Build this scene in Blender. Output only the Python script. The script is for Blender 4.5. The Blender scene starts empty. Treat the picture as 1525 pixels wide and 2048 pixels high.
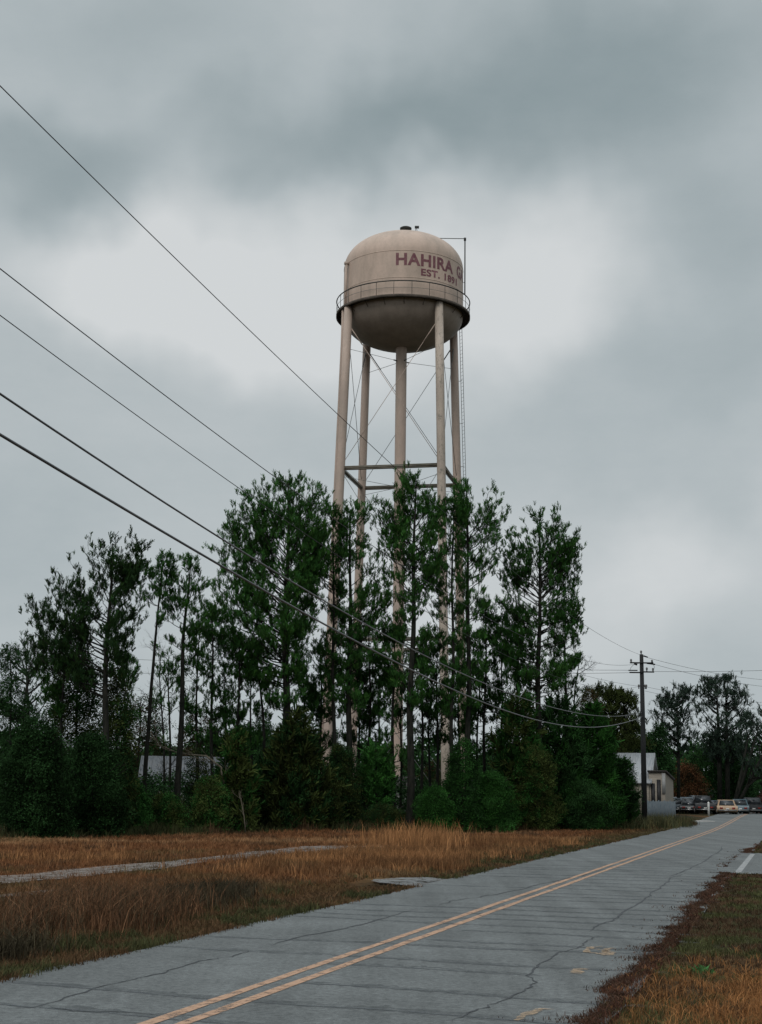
import bpy, bmesh, math, random
import numpy as np
from mathutils import Matrix, Vector
random.seed(7); rng = np.random.default_rng(11)
S = bpy.context.scene; COL = S.collection
R = math.radians
FPX, PITCH, ROLL, EYE = 2900.0, math.atan(568/2900), R(.8), 1.75

# ------------------------------------------------------------------ measuring helpers
def ray(x, y):
    u = (x-762.5)/FPX; v = (1024-y)/FPX
    a = u*math.cos(ROLL)-v*math.sin(ROLL); b = u*math.sin(ROLL)+v*math.cos(ROLL)
    return np.array([a, math.cos(PITCH)-b*math.sin(PITCH), math.sin(PITCH)+b*math.cos(PITCH)])
def at(x, y, Y):
    d = ray(x, y); return d*(Y/d[1])+np.array([0, 0, EYE])
def gp(x, y, z=0.0):
    d = ray(x, y); return d*((z-EYE)/d[2])+np.array([0, 0, EYE])
def sm(a, b, x):
    t = np.clip((np.asarray(x, float)-a)/(b-a), 0, 1); return t*t*(3-2*t)
RD = .283                                   # road runs along (RD, 1)
TL, TC, TR = -7.5, -4.9, -1.4               # left edge, centre line, right edge (X - RD*Y)
def vnoise(x, y, s, seed=0):                # smooth value noise
    x = np.asarray(x, float)/s+seed*17.3; y = np.asarray(y, float)/s+seed*9.1
    xi = np.floor(x); yi = np.floor(y); fx = x-xi; fy = y-yi
    fx = fx*fx*(3-2*fx); fy = fy*fy*(3-2*fy)
    def h(a, b):
        n = np.sin(a*127.1+b*311.7+seed*74.7)*43758.5453
        return n-np.floor(n)
    return (h(xi, yi)*(1-fx)+h(xi+1, yi)*fx)*(1-fy)+(h(xi, yi+1)*(1-fx)+h(xi+1, yi+1)*fx)*fy
def rise(Y): return .45*sm(82, 150, Y)
def gz(X, Y):
    X = np.asarray(X, float); Y = np.asarray(Y, float)
    t = X-RD*Y
    off = np.maximum(np.maximum(TL-t, t+1.72), 0)
    k = sm(.2, 5, off)*(1-sm(160, 260, Y))
    n = (vnoise(X, Y, 7, 1)-.5)*.22+(vnoise(X, Y, 2.3, 2)-.5)*.07
    return rise(Y)-.035*(1-sm(0, .5, off))+k*n
def gzf(x, y): return float(gz(x, y))

# ------------------------------------------------------------------ object helpers
def tag(o, label=None, cat=None, group=None, kind=None):
    if label: o['label'] = label
    if cat: o['category'] = cat
    if group: o['group'] = group
    if kind: o['kind'] = kind
    return o
def empty(name, loc=(0, 0, 0), rz=0.0, label=None, cat=None, group=None):
    o = bpy.data.objects.new(name, None); COL.objects.link(o)
    o.location = loc; o.rotation_euler = (0, 0, rz); o.empty_display_size = .3
    return tag(o, label, cat, group)
def dup(root, loc, rz=0.0, sc=None, label=None):
    r = root.copy(); COL.objects.link(r); r.location = loc; r.rotation_euler = (0, 0, rz)
    if sc: r.scale = sc
    if label: r['label'] = label
    for ch in list(root.children):
        c = ch.copy(); COL.objects.link(c); c.parent = r
        for g in ch.children:
            d = g.copy(); COL.objects.link(d); d.parent = c
    return r
class MB:
    def __init__(s): s.V = []; s.T = []; s.Q = []; s.C = []; s.n = 0
    def add(s, V, T=None, Q=None, C=None):
        V = np.asarray(V, float).reshape(-1, 3)
        if T is not None and len(T): s.T.append(np.asarray(T, int)+s.n)
        if Q is not None and len(Q): s.Q.append(np.asarray(Q, int)+s.n)
        s.V.append(V); s.n += len(V)
        if C is None: C = np.tile([1., 1., 1.], (len(V), 1))
        C = np.asarray(C, float)
        if C.ndim == 1: C = np.tile(C, (len(V), 1))
        s.C.append(C)
        return s
    def box(s, a, b, M=None, C=None):
        x0, y0, z0 = a; x1, y1, z1 = b
        V = np.array([(x0,y0,z0),(x1,y0,z0),(x1,y1,z0),(x0,y1,z0),(x0,y0,z1),(x1,y0,z1),(x1,y1,z1),(x0,y1,z1)], float)
        if M is not None: V = V@np.array(M)[:3, :3].T+np.array(M)[:3, 3]
        return s.add(V, Q=[(0,3,2,1),(4,5,6,7),(0,1,5,4),(1,2,6,5),(2,3,7,6),(3,0,4,7)], C=C)
    def tube(s, P, r, k=8, cap=True, C=None):
        P = np.asarray(P, float); n = len(P); r = np.broadcast_to(np.asarray(r, float), (n,))
        d = np.gradient(P, axis=0); d /= np.linalg.norm(d, axis=1, keepdims=True)+1e-9
        up = np.array([0, 0, 1.]) if abs(d[0][2]) < .9 else np.array([1., 0, 0])
        a = np.cross(d, up); a /= np.linalg.norm(a, axis=1, keepdims=True)+1e-9; b = np.cross(d, a)
        th = np.arange(k)*2*math.pi/k
        V = P[:, None]+r[:, None, None]*(np.cos(th)[None, :, None]*a[:, None]+np.sin(th)[None, :, None]*b[:, None])
        Q = []; T = []
        for i in range(n-1):
            for j in range(k): Q.append((i*k+j, i*k+(j+1) % k, (i+1)*k+(j+1) % k, (i+1)*k+j))
        V = V.reshape(-1, 3)
        if cap:
            V = np.vstack([V, P[0], P[-1]]); m = n*k
            for j in range(k):
                T.append((m, (j+1) % k, j)); T.append((m+1, (n-1)*k+j, (n-1)*k+(j+1) % k))
        return s.add(V, T=T, Q=Q, C=C)
    def lathe(s, prof, c=(0, 0, 0), k=48, C=None):
        prof = np.asarray(prof, float); th = np.arange(k)*2*math.pi/k; n = len(prof)
        V = np.stack([prof[:, :1]*np.cos(th)+c[0], prof[:, :1]*np.sin(th)+c[1], np.repeat(prof[:, 1:], k, 1)+c[2]], -1).reshape(-1, 3)
        Q = [(i*k+j, i*k+(j+1) % k, (i+1)*k+(j+1) % k, (i+1)*k+j) for i in range(n-1) for j in range(k)]
        return s.add(V, Q=Q, C=C)
    def prism(s, pts, axis, a, b, M=None, C=None):   # polygon pts (2D) extruded along an axis between a and b
        n = len(pts); V = []
        for q in (a, b):
            for (u, v) in pts: V.append({'x': (q, u, v), 'y': (u, q, v), 'z': (u, v, q)}[axis])
        V = np.array(V, float)
        if M is not None: V = V@np.array(M)[:3, :3].T+np.array(M)[:3, 3]
        Q = [(i, (i+1) % n, n+(i+1) % n, n+i) for i in range(n)]
        s.add(V, Q=Q, C=C)
        cen = [V[:n].mean(0), V[n:].mean(0)]
        for e in (0, 1):
            s.add(np.vstack([V[e*n:(e+1)*n], cen[e]]), T=[(i, (i+1) % n, n) for i in range(n)], C=C)
        return s
    def build(s, name, mat, parent=None, smooth=False, fix=True):
        V = np.vstack(s.V); C = np.vstack(s.C)
        T = np.vstack(s.T) if s.T else np.zeros((0, 3), int); Q = np.vstack(s.Q) if s.Q else np.zeros((0, 4), int)
        me = bpy.data.meshes.new(name)
        me.vertices.add(len(V)); me.vertices.foreach_set('co', V.astype(np.float32).ravel())
        L = np.concatenate([T.ravel(), Q.ravel()]); me.loops.add(len(L)); me.loops.foreach_set('vertex_index', L.astype(np.int32))
        st = np.concatenate([np.arange(len(T))*3, len(T)*3+np.arange(len(Q))*4]).astype(np.int32)
        me.polygons.add(len(st)); me.polygons.foreach_set('loop_start', st)
        me.update(calc_edges=True)
        ca = me.color_attributes.new('Col', 'FLOAT_COLOR', 'POINT')
        ca.data.foreach_set('color', np.hstack([C, np.ones((len(C), 1))]).astype(np.float32).ravel())
        if smooth: me.polygons.foreach_set('use_smooth', np.ones(len(st), bool))
        if fix and len(V) < 20000:
            bm = bmesh.new(); bm.from_mesh(me); bmesh.ops.recalc_face_normals(bm, faces=bm.faces[:]); bm.to_mesh(me); bm.free()
        if mat: me.materials.append(mat)
        o = bpy.data.objects.new(name, me); COL.objects.link(o)
        if parent: o.parent = parent
        return o

# ------------------------------------------------------------------ materials
def new_mat(name):
    m = bpy.data.materials.new(name); m.use_nodes = True; nt = m.node_tree
    return m, nt, nt.nodes['Principled BSDF'], nt.nodes, nt.links
def noise_mat(name, c1, c2, scale=3., rough=.8, detail=6, bump=0., attr=False, c3=None, s3=.4, t3=.6, stretch=None, metal=0., spec=.3, sub=None):
    m, nt, B, N, L = new_mat(name)
    tc = N.new('ShaderNodeTexCoord'); mp = N.new('ShaderNodeMapping'); L.new(tc.outputs['Object'], mp.inputs[0])
    if stretch: mp.inputs['Scale'].default_value = stretch
    n = N.new('ShaderNodeTexNoise'); n.inputs['Scale'].default_value = scale; n.inputs['Detail'].default_value = detail
    L.new(mp.outputs[0], n.inputs['Vector'])
    r = N.new('ShaderNodeValToRGB'); r.color_ramp.elements[0].position = .35; r.color_ramp.elements[1].position = .65
    r.color_ramp.elements[0].color = (*c1, 1); r.color_ramp.elements[1].color = (*c2, 1)
    L.new(n.outputs['Fac'], r.inputs[0]); out = r.outputs[0]
    if c3:
        n3 = N.new('ShaderNodeTexNoise'); n3.inputs['Scale'].default_value = s3; n3.inputs['Detail'].default_value = 9
        n3.inputs['Roughness'].default_value = .7
        L.new(mp.outputs[0], n3.inputs['Vector'])
        r3 = N.new('ShaderNodeMapRange'); r3.inputs['From Min'].default_value = t3; r3.inputs['From Max'].default_value = t3+.12
        L.new(n3.outputs['Fac'], r3.inputs['Value'])
        mx = N.new('ShaderNodeMix'); mx.data_type = 'RGBA'; L.new(r3.outputs[0], mx.inputs[0]); L.new(out, mx.inputs[6]); mx.inputs[7].default_value = (*c3, 1)
        out = mx.outputs[2]
    if attr:
        a = N.new('ShaderNodeVertexColor'); a.layer_name = 'Col'
        mx = N.new('ShaderNodeMix'); mx.data_type = 'RGBA'; mx.blend_type = 'MULTIPLY'; mx.inputs[0].default_value = 1
        L.new(out, mx.inputs[6]); L.new(a.outputs[0], mx.inputs[7]); out = mx.outputs[2]
    L.new(out, B.inputs['Base Color']); B.inputs['Roughness'].default_value = rough; B.inputs['Metallic'].default_value = metal
    B.inputs['Specular IOR Level'].default_value = spec
    if bump:
        bp = N.new('ShaderNodeBump'); bp.inputs['Strength'].default_value = bump; bp.inputs['Distance'].default_value = .02
        L.new(n.outputs['Fac'], bp.inputs['Height']); L.new(bp.outputs[0], B.inputs['Normal'])
    return m
M = {}
M['leaf'] = noise_mat('foliage', (.75, .75, .75), (1.3, 1.3, 1.3), 1.2, .8, attr=True, spec=.05)
M['bark'] = noise_mat('pine_bark', (.010, .012, .010), (.030, .029, .024), 9, .95, bump=.6, stretch=(1, 1, .25), spec=.1)
M['palebark'] = noise_mat('pale_bark', (.09, .08, .06), (.17, .15, .115), 9, .9, stretch=(1, 1, .3), spec=.1)
M['grass'] = noise_mat('dry_grass', (.85, .85, .85), (1.15, 1.15, 1.15), 2, .85, attr=True, spec=.1)

# ground ---------------------------------------------------------------
m, nt, B, N, L = new_mat('field_soil'); M['ground'] = m
a = N.new('ShaderNodeVertexColor'); a.layer_name = 'Col'; tc = N.new('ShaderNodeTexCoord')
n = N.new('ShaderNodeTexNoise'); n.inputs['Scale'].default_value = 5; n.inputs['Detail'].default_value = 10; n.inputs['Roughness'].default_value = .75
L.new(tc.outputs['Object'], n.inputs['Vector'])
r = N.new('ShaderNodeMapRange'); r.inputs['From Min'].default_value = .3; r.inputs['From Max'].default_value = .7; r.inputs['To Min'].default_value = .35; r.inputs['To Max'].default_value = 1.5
L.new(n.outputs['Fac'], r.inputs['Value'])
mx = N.new('ShaderNodeVectorMath'); mx.operation = 'SCALE'; L.new(a.outputs[0], mx.inputs[0]); L.new(r.outputs[0], mx.inputs['Scale'])
L.new(mx.outputs[0], B.inputs['Base Color']); B.inputs['Roughness'].default_value = 1; B.inputs['Specular IOR Level'].default_value = .05
bp = N.new('ShaderNodeBump'); bp.inputs['Strength'].default_value = .8; bp.inputs['Distance'].default_value = .05; L.new(n.outputs['Fac'], bp.inputs['Height']); L.new(bp.outputs[0], B.inputs['Normal'])

# asphalt --------------------------------------------------------------
m, nt, B, N, L = new_mat('weathered_asphalt'); M['asphalt'] = m
tc = N.new('ShaderNodeTexCoord')
def nz(scale, detail=5, rough=.6, vec=None):
    q = N.new('ShaderNodeTexNoise'); q.inputs['Scale'].default_value = scale; q.inputs['Detail'].default_value = detail; q.inputs['Roughness'].default_value = rough
    L.new(vec if vec else tc.outputs['Object'], q.inputs['Vector']); return q.outputs['Fac']
def mr(x, a, b, c, d):
    q = N.new('ShaderNodeMapRange'); q.inputs[1].default_value = a; q.inputs[2].default_value = b; q.inputs[3].default_value = c; q.inputs[4].default_value = d
    L.new(x, q.inputs[0]); return q.outputs[0]
def mul(x, y):
    q = N.new('ShaderNodeMath'); q.operation = 'MULTIPLY'; L.new(x, q.inputs[0]); L.new(y, q.inputs[1]); return q.outputs[0]
big = mr(nz(.45, 8, .75), .35, .65, .80, 1.16)
fine = mr(nz(14, 8, 1.0), .40, .60, .5, 1.5)
agg = mr(nz(120, 2, .9), .3, .7, .75, 1.25)
mp = N.new('ShaderNodeMapping'); mp.inputs['Rotation'].default_value = (0, 0, math.atan(RD)); mp.inputs['Scale'].default_value = (1.6, .05, 1); L.new(tc.outputs['Object'], mp.inputs[0])
lane = mr(nz(1.0, 4, .6, mp.outputs[0]), .35, .65, .84, 1.12)
sc = mul(mul(big, fine), mul(agg, lane))
bc = N.new('ShaderNodeVectorMath'); bc.operation = 'SCALE'; bc.inputs[0].default_value = (.127, .138, .138); L.new(sc, bc.inputs['Scale'])
L.new(bc.outputs[0], B.inputs['Base Color']); B.inputs['Roughness'].default_value = .85; B.inputs['Specular IOR Level'].default_value = .35
bp = N.new('ShaderNodeBump'); bp.inputs['Strength'].default_value = .5; bp.inputs['Distance'].default_value = .01; L.new(nz(60, 4, .8), bp.inputs['Height']); L.new(bp.outputs[0], B.inputs['Normal'])

def worn_paint(name, col, thr=.46, scale=9, soft=.06):   # paint worn through in specks
    m, nt, B, N, L = new_mat(name); tc = N.new('ShaderNodeTexCoord')
    q = N.new('ShaderNodeTexNoise'); q.inputs['Scale'].default_value = scale; q.inputs['Detail'].default_value = 10; q.inputs['Roughness'].default_value = .85
    L.new(tc.outputs['Object'], q.inputs['Vector'])
    g = N.new('ShaderNodeMapRange'); g.inputs[1].default_value = thr-soft; g.inputs[2].default_value = thr+soft; L.new(q.outputs['Fac'], g.inputs[0])
    L.new(g.outputs[0], B.inputs['Alpha'])
    q2 = N.new('ShaderNodeTexNoise'); q2.inputs['Scale'].default_value = 40; q2.inputs['Detail'].default_value = 4; L.new(tc.outputs['Object'], q2.inputs['Vector'])
    g2 = N.new('ShaderNodeMapRange'); g2.inputs[3].default_value = .7; g2.inputs[4].default_value = 1.25; L.new(q2.outputs['Fac'], g2.inputs[0])
    v = N.new('ShaderNodeVectorMath'); v.operation = 'SCALE'; v.inputs[0].default_value = col; L.new(g2.outputs[0], v.inputs['Scale'])
    L.new(v.outputs[0], B.inputs['Base Color']); B.inputs['Roughness'].default_value = .8
    return m
M['yellow'] = worn_paint('worn_yellow_paint', (.46, .285, .185), .44, 6, .07)
M['white'] = worn_paint('worn_white_paint', (.30, .31, .31), .42, 7)
M['spray'] = worn_paint('faded_spray_paint', (.42, .30, .19), .50, 14, .12)
M['shadeband'] = worn_paint('painted_dip_shade', (.08, .09, .096), .62, 3, .2)  # soft shade of the dips along the cracks, painted as darker ribbons
M['crack'] = worn_paint('crack_dirt', (.045, .05, .055), .40, 8, .08)
M['softcrack'] = worn_paint('hairline_crack_dirt', (.085, .095, .105), .47, 6, .12)
M['gravel'] = worn_paint('pale_gravel', (.21, .185, .165), .48, 3.0, .10)
M['concrete'] = noise_mat('pale_concrete', (.36, .35, .33), (.46, .45, .43), 4, .9)
M['apron'] = worn_paint('dusty_gravel', (.16, .165, .165), .47, 2.2, .05)
M['litter'] = noise_mat('pine_straw', (.09, .035, .02), (.16, .07, .035), 30, 1)

# tower paint ----------------------------------------------------------
def tower_paint(name, col, stain, chips=None):
    m, nt, B, N, L = new_mat(name); tc = N.new('ShaderNodeTexCoord')
    def nn(scale, detail, rough, stretch=(1, 1, 1)):
        mp = N.new('ShaderNodeMapping'); mp.inputs['Scale'].default_value = stretch; L.new(tc.outputs['Object'], mp.inputs[0])
        q = N.new('ShaderNodeTexNoise'); q.inputs['Scale'].default_value = scale; q.inputs['Detail'].default_value = detail; q.inputs['Roughness'].default_value = rough
        L.new(mp.outputs[0], q.inputs['Vector']); return q.outputs['Fac']
    def rg(x, a, b, c=0., d=1.):
        q = N.new('ShaderNodeMapRange'); q.inputs[1].default_value = a; q.inputs[2].default_value = b; q.inputs[3].default_value = c; q.inputs[4].default_value = d
        L.new(x, q.inputs[0]); return q.outputs[0]
    def mix(f, A, Bc):
        q = N.new('ShaderNodeMix'); q.data_type = 'RGBA'; L.new(f, q.inputs[0])
        if isinstance(A, tuple): q.inputs[6].default_value = (*A, 1)
        else: L.new(A, q.inputs[6])
        q.inputs[7].default_value = (*Bc, 1); return q.outputs[2]
    c = mix(rg(nn(.7, 8, .7, (1, 1, .35)), .40, .66, 0, .9), col, stain)
    c = mix(rg(nn(5, 6, .8), .5, .8, 0, .35), c, tuple(x*.6 for x in stain))
    if chips: c = mix(rg(nn(4.5, 10, .85, (1, 1, .45)), chips, chips+.05, 0, .75), c, (.13, .13, .11))
    L.new(c, B.inputs['Base Color']); B.inputs['Roughness'].default_value = .55; B.inputs['Specular IOR Level'].default_value = .3
    return m
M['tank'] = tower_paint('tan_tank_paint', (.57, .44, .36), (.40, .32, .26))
M['leg'] = tower_paint('tan_leg_paint', (.50, .385, .32), (.36, .30, .25), .60)
M['legflaked'] = tower_paint('flaking_leg_paint', (.50, .42, .35), (.36, .30, .25), .535)
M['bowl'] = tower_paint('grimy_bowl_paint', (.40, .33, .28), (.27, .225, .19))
M['strut'] = tower_paint('mossy_strut_paint', (.25, .225, .18), (.13, .125, .10), .55)
M['deck'] = noise_mat('dark_deck', (.045, .038, .03), (.10, .08, .065), 2, .8)  # mottled deck colour, much darker than the tank
M['darkrail'] = noise_mat('dark_weathered_rail', (.03, .035, .035), (.06, .06, .055), 6, .7)
M['maroon'] = noise_mat('faded_maroon_lettering', (.15, .055, .068), (.22, .10, .11), 5, .6)
M['rod'] = noise_mat('grey_rod', (.12, .14, .14), (.2, .2, .19), 5, .6)
M['wire'] = noise_mat('dark_wire', (.015, .018, .02), (.03, .033, .035), 5, .6)
M['cable'] = noise_mat('weathered_grey_cable', (.035, .037, .04), (.06, .06, .065), 5, .35, spec=.6)
M['pole'] = noise_mat('creosoted_wood', (.010, .012, .014), (.026, .026, .026), 6, .85, stretch=(1, 1, .1))
M['insul'] = noise_mat('grey_porcelain', (.1, .1, .1), (.2, .2, .2), 8, .4)

# ------------------------------------------------------------------ the sky
w = bpy.data.worlds.new('World'); S.world = w; w.use_nodes = True
nt = w.node_tree; N = nt.nodes; L = nt.links; BG = N['Background']
tc = N.new('ShaderNodeTexCoord'); sx = N.new('ShaderNodeSeparateXYZ'); L.new(tc.outputs['Generated'], sx.inputs[0])
def mth(op, a, b=None):
    q = N.new('ShaderNodeMath'); q.operation = op
    for i, v in enumerate((a, b)):
        if v is None: continue
        if isinstance(v, (int, float)): q.inputs[i].default_value = v
        else: L.new(v, q.inputs[i])
    return q.outputs[0]
az = mth('ARCTAN2', sx.outputs[0], sx.outputs[1]); el = mth('ARCSINE', sx.outputs[2])
cv = N.new('ShaderNodeCombineXYZ'); L.new(az, cv.inputs[0]); L.new(el, cv.inputs[1])
def wn(scale, detail, rough, off=0., sxy=(1, 1, 1)):
    mp = N.new('ShaderNodeMapping'); mp.inputs['Location'].default_value = (off, off*.7, off*1.3); mp.inputs['Scale'].default_value = sxy
    L.new(cv.outputs[0], mp.inputs[0])
    q = N.new('ShaderNodeTexNoise'); q.inputs['Scale'].default_value = scale; q.inputs['Detail'].default_value = detail; q.inputs['Roughness'].default_value = rough
    L.new(mp.outputs[0], q.inputs['Vector']); return q
wp = wn(5, 4, .55, 3.1)
wsub = N.new('ShaderNodeVectorMath'); wsub.operation = 'SUBTRACT'; L.new(wp.outputs['Color'], wsub.inputs[0]); wsub.inputs[1].default_value = (.5, .5, .5)
wsc = N.new('ShaderNodeVectorMath'); wsc.operation = 'SCALE'; L.new(wsub.outputs[0], wsc.inputs[0]); wsc.inputs['Scale'].default_value = .16
wadd = N.new('ShaderNodeVectorMath'); wadd.operation = 'ADD'; L.new(cv.outputs[0], wadd.inputs[0]); L.new(wsc.outputs[0], wadd.inputs[1])
val = None
def blob(px, py, rx, ry, amp, rot=0):
    global val
    d = ray(px, py); d = d/np.linalg.norm(d); a0 = math.atan2(d[0], d[1]); e0 = math.asin(d[2])
    q = N.new('ShaderNodeMapping'); q.vector_type = 'TEXTURE'; q.inputs['Location'].default_value = (a0, e0, 0)
    q.inputs['Rotation'].default_value = (0, 0, R(rot)); q.inputs['Scale'].default_value = (rx/FPX, ry/FPX, 1); L.new(wadd.outputs[0], q.inputs[0])
    ln = N.new('ShaderNodeVectorMath'); ln.operation = 'LENGTH'; L.new(q.outputs[0], ln.inputs[0])
    mrn = N.new('ShaderNodeMapRange'); mrn.interpolation_type = 'SMOOTHERSTEP'; mrn.inputs[1].default_value = 1.0; mrn.inputs[2].default_value = 0.0; mrn.inputs[3].default_value = 0; mrn.inputs[4].default_value = amp
    L.new(ln.outputs['Value'], mrn.inputs[0])
    val = mrn.outputs[0] if val is None else mth('ADD', val, mrn.outputs[0])
for b in SKY_BLOBS if 'SKY_BLOBS' in globals() else [
    (1200, 130, 800, 330, -.46, 12), (640, 260, 560, 170, -.36, 12), (120, 400, 380, 170, -.40, 8),
    (200, 130, 360, 170, -.10, 0), (380, 60, 420, 160, -.14, 0), (1450, 420, 260, 240, -.22, 0),
    (720, 570, 880, 370, .50, 0), (1000, 420, 330, 170, .16, -20), (330, 640, 460, 210, .34, 0), (60, 600, 300, 170, .22, 0),
    (1120, 620, 260, 190, .20, 20), (1420, 700, 330, 190, -.16, 0), (1180, 860, 280, 150, -.04, 0),
    (1330, 1090, 280, 150, .22, -15), (1500, 980, 130, 130, .14, 0), (60, 1120, 420, 200, -.08, 0),
    (330, 880, 330, 140, .04, 0), (950, 1200, 900, 350, .24, 0), (1350, 1330, 330, 130, -.10, 0)]:
    blob(*b)
n1 = wn(7, 9, .65, 1.7, (1, 1.7, 1)); n2 = wn(19, 9, .68, 5.2, (1, 1.9, 1))
val = mth('ADD', val, mth('MULTIPLY', mth('SUBTRACT', n1.outputs['Fac'], .5), .19))
val = mth('ADD', val, mth('MULTIPLY', mth('SUBTRACT', n2.outputs['Fac'], .5), .13))
val = mth('ADD', val, .575)
rp = N.new('ShaderNodeValToRGB'); L.new(val, rp.inputs[0]); cr = rp.color_ramp
cr.elements[0].position = 0; cr.elements[0].color = (.235, .295, .315, 1); cr.elements[1].position = 1; cr.elements[1].color = (.64, .665, .675, 1)
e = cr.elements.new(.5); e.color = (.41, .462, .482, 1)
# brighter overcast zenith well above the view, darker low ground glow
zen = N.new('ShaderNodeMapRange'); zen.interpolation_type = 'SMOOTHSTEP'; zen.inputs[1].default_value = R(36); zen.inputs[2].default_value = R(62); zen.inputs[3].default_value = 0; zen.inputs[4].default_value = 1
L.new(el, zen.inputs[0])
zm = N.new('ShaderNodeMix'); zm.data_type = 'RGBA'; L.new(zen.outputs[0], zm.inputs[0]); L.new(rp.outputs[0], zm.inputs[6]); zm.inputs[7].default_value = (1.05, 1.12, 1.16, 1)
SUN_EL, SUN_AZ = R(42), R(205)       # azimuth clockwise from +Y: behind the camera, a little to the left
sky = N.new('ShaderNodeTexSky'); sky.sky_type = 'NISHITA'; sky.sun_disc = False; sky.sun_elevation = SUN_EL; sky.sun_rotation = SUN_AZ
skm = N.new('ShaderNodeMix'); skm.data_type = 'RGBA'; skm.inputs[0].default_value = .985
sks = N.new('ShaderNodeVectorMath'); sks.operation = 'SCALE'; sks.inputs['Scale'].default_value = .08; L.new(sky.outputs[0], sks.inputs[0])
L.new(sks.outputs[0], skm.inputs[6]); L.new(zm.outputs[2], skm.inputs[7]); L.new(skm.outputs[2], BG.inputs['Color']); BG.inputs['Strength'].default_value = 1.0
sl = bpy.data.lights.new('sun', 'SUN'); sl.energy = 1.1; sl.angle = R(25); sl.color = (1, .97, .93)
so = bpy.data.objects.new('sun', sl); COL.objects.link(so)
sd = Vector((math.sin(SUN_AZ)*math.cos(SUN_EL), math.cos(SUN_AZ)*math.cos(SUN_EL), math.sin(SUN_EL)))
so.rotation_euler = sd.to_track_quat('Z', 'Y').to_euler(); so.location = (0, -20, 60)

# ------------------------------------------------------------------ camera
cd = bpy.data.cameras.new('camera'); cam = bpy.data.objects.new('camera', cd); COL.objects.link(cam); S.camera = cam
cd.sensor_fit = 'HORIZONTAL'; cd.sensor_width = 36; cd.lens = 36*FPX/1525; cd.clip_end = 6000; cd.clip_start = .1
cp, sp, c_, s_ = math.cos(PITCH), math.sin(PITCH), math.cos(ROLL), math.sin(ROLL)
cam.matrix_world = Matrix(((c_, -s_, 0, 0), (-sp*s_, -sp*c_, -cp, 0), (cp*s_, cp*c_, -sp, EYE), (0, 0, 0, 1)))
S.view_settings.view_transform = 'Standard'; S.view_settings.look = 'None'; S.view_settings.exposure = 0; S.view_settings.gamma = 1
S.render.resolution_x, S.render.resolution_y = 762, 1024

# ------------------------------------------------------------------ ground colour by place (real patches of growth)
def ground_col(X, Y):
    X = np.asarray(X, float); Y = np.asarray(Y, float); t = X-RD*Y
    rust = np.array([.135, .062, .028]); straw = np.array([.22, .125, .062]); olive = np.array([.045, .043, .020]); dark = np.array([.028, .026, .018])
    n1 = vnoise(X, Y, 5, 3); n2 = vnoise(X, Y, 1.6, 4); n3 = vnoise(X, Y, 14, 5)
    c = rust[None]*(1-sm(.45, .8, n1))[:, None]+straw[None]*sm(.45, .8, n1)[:, None]
    g = sm(.52, .78, .5*n2+.5*n3)*.75
    edge = (1-sm(.3, 2.8, np.where(t < TC, TL-t, 99)))*.85
    rt = (t > TR-.6)
    g = np.maximum(g, edge)
    g = np.where(rt, .62+.38*sm(.3, .6, n2), g)
    near = (t < TL)*(1-sm(24, 34, Y))*.45; g = np.maximum(g, near)
    c = c*(1-g)[:, None]+(olive[None]*(.6+.8*n2[:, None]))*g[:, None]
    d = sm(.55, .8, vnoise(X, Y, .9, 6))*.55; c = c*(1-d)[:, None]+dark[None]*d[:, None]
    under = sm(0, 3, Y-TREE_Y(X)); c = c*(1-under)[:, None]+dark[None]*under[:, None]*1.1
    fo = np.exp(-((X-4.6)**2/3.2+(Y-12.6)**2/5.5))*rt; fo = np.clip(fo*1.6, 0, 1)*(n2 > .25)
    c = c*(1-fo)[:, None]+np.array([.17, .08, .03])[None]*fo[:, None]
    return c
def TREE_Y(X): return np.interp(X, [-60, -14, -6, 3.7, 14, 22, 30], [40, 55, 69, 75.5, 86, 104, 140])

# ground sheet: a dense middle that stretches out to the horizon
xs = np.concatenate([-np.geomspace(4000, 32, 26), np.arange(-30, 58, .4), np.geomspace(60, 4000, 26)])
ys = np.concatenate([-np.geomspace(3000, 4, 16), np.arange(0, 118, .4), np.geomspace(119, 6000, 34)])
GX, GY = np.meshgrid(xs, ys); V = np.stack([GX, GY, gz(GX, GY)], -1).reshape(-1, 3)
nx, ny = len(xs), len(ys); ii = (np.arange(ny-1)[:, None]*nx+np.arange(nx-1)[None]).ravel()
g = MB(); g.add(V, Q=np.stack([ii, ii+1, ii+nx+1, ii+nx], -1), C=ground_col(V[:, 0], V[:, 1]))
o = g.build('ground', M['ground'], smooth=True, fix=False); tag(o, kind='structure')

# ------------------------------------------------------------------ road
def strip(name, mat, t0f, t1f, Y0, Y1, z, step=.25, nt_=2, parent=None):
    Y = np.arange(Y0, Y1+1e-6, step); a = t0f(Y); b = t1f(Y); rows = []
    for k in range(nt_+1):
        t = a+(b-a)*k/nt_; rows.append(np.stack([t+RD*Y, Y, rise(Y)+z+np.zeros_like(Y)], -1))
    V = np.stack(rows, 1).reshape(-1, 3); n = len(Y); m = nt_+1
    Q = [(i*m+j, i*m+j+1, (i+1)*m+j+1, (i+1)*m+j) for i in range(n-1) for j in range(nt_)]
    q = MB(); q.add(V, Q=Q); return q.build(name, mat, parent, smooth=True)
def rag(s1, a1, seed): return lambda Y: (vnoise(Y, Y*0, s1, seed)-.5)*a1+(vnoise(Y, Y*0, s1*.25, seed+1)-.5)*a1*.5
rl, rr = rag(1.3, .16, 21), rag(1.1, .16, 23)
road = strip('road', M['asphalt'], lambda Y: TL+rl(Y), lambda Y: np.where((Y > 36.4) & (Y < 50.4), TR+.1, TR-.16+rr(Y)*.8), 2, 168, .012, nt_=4); tag(road, kind='structure')
cross = MB()
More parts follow.
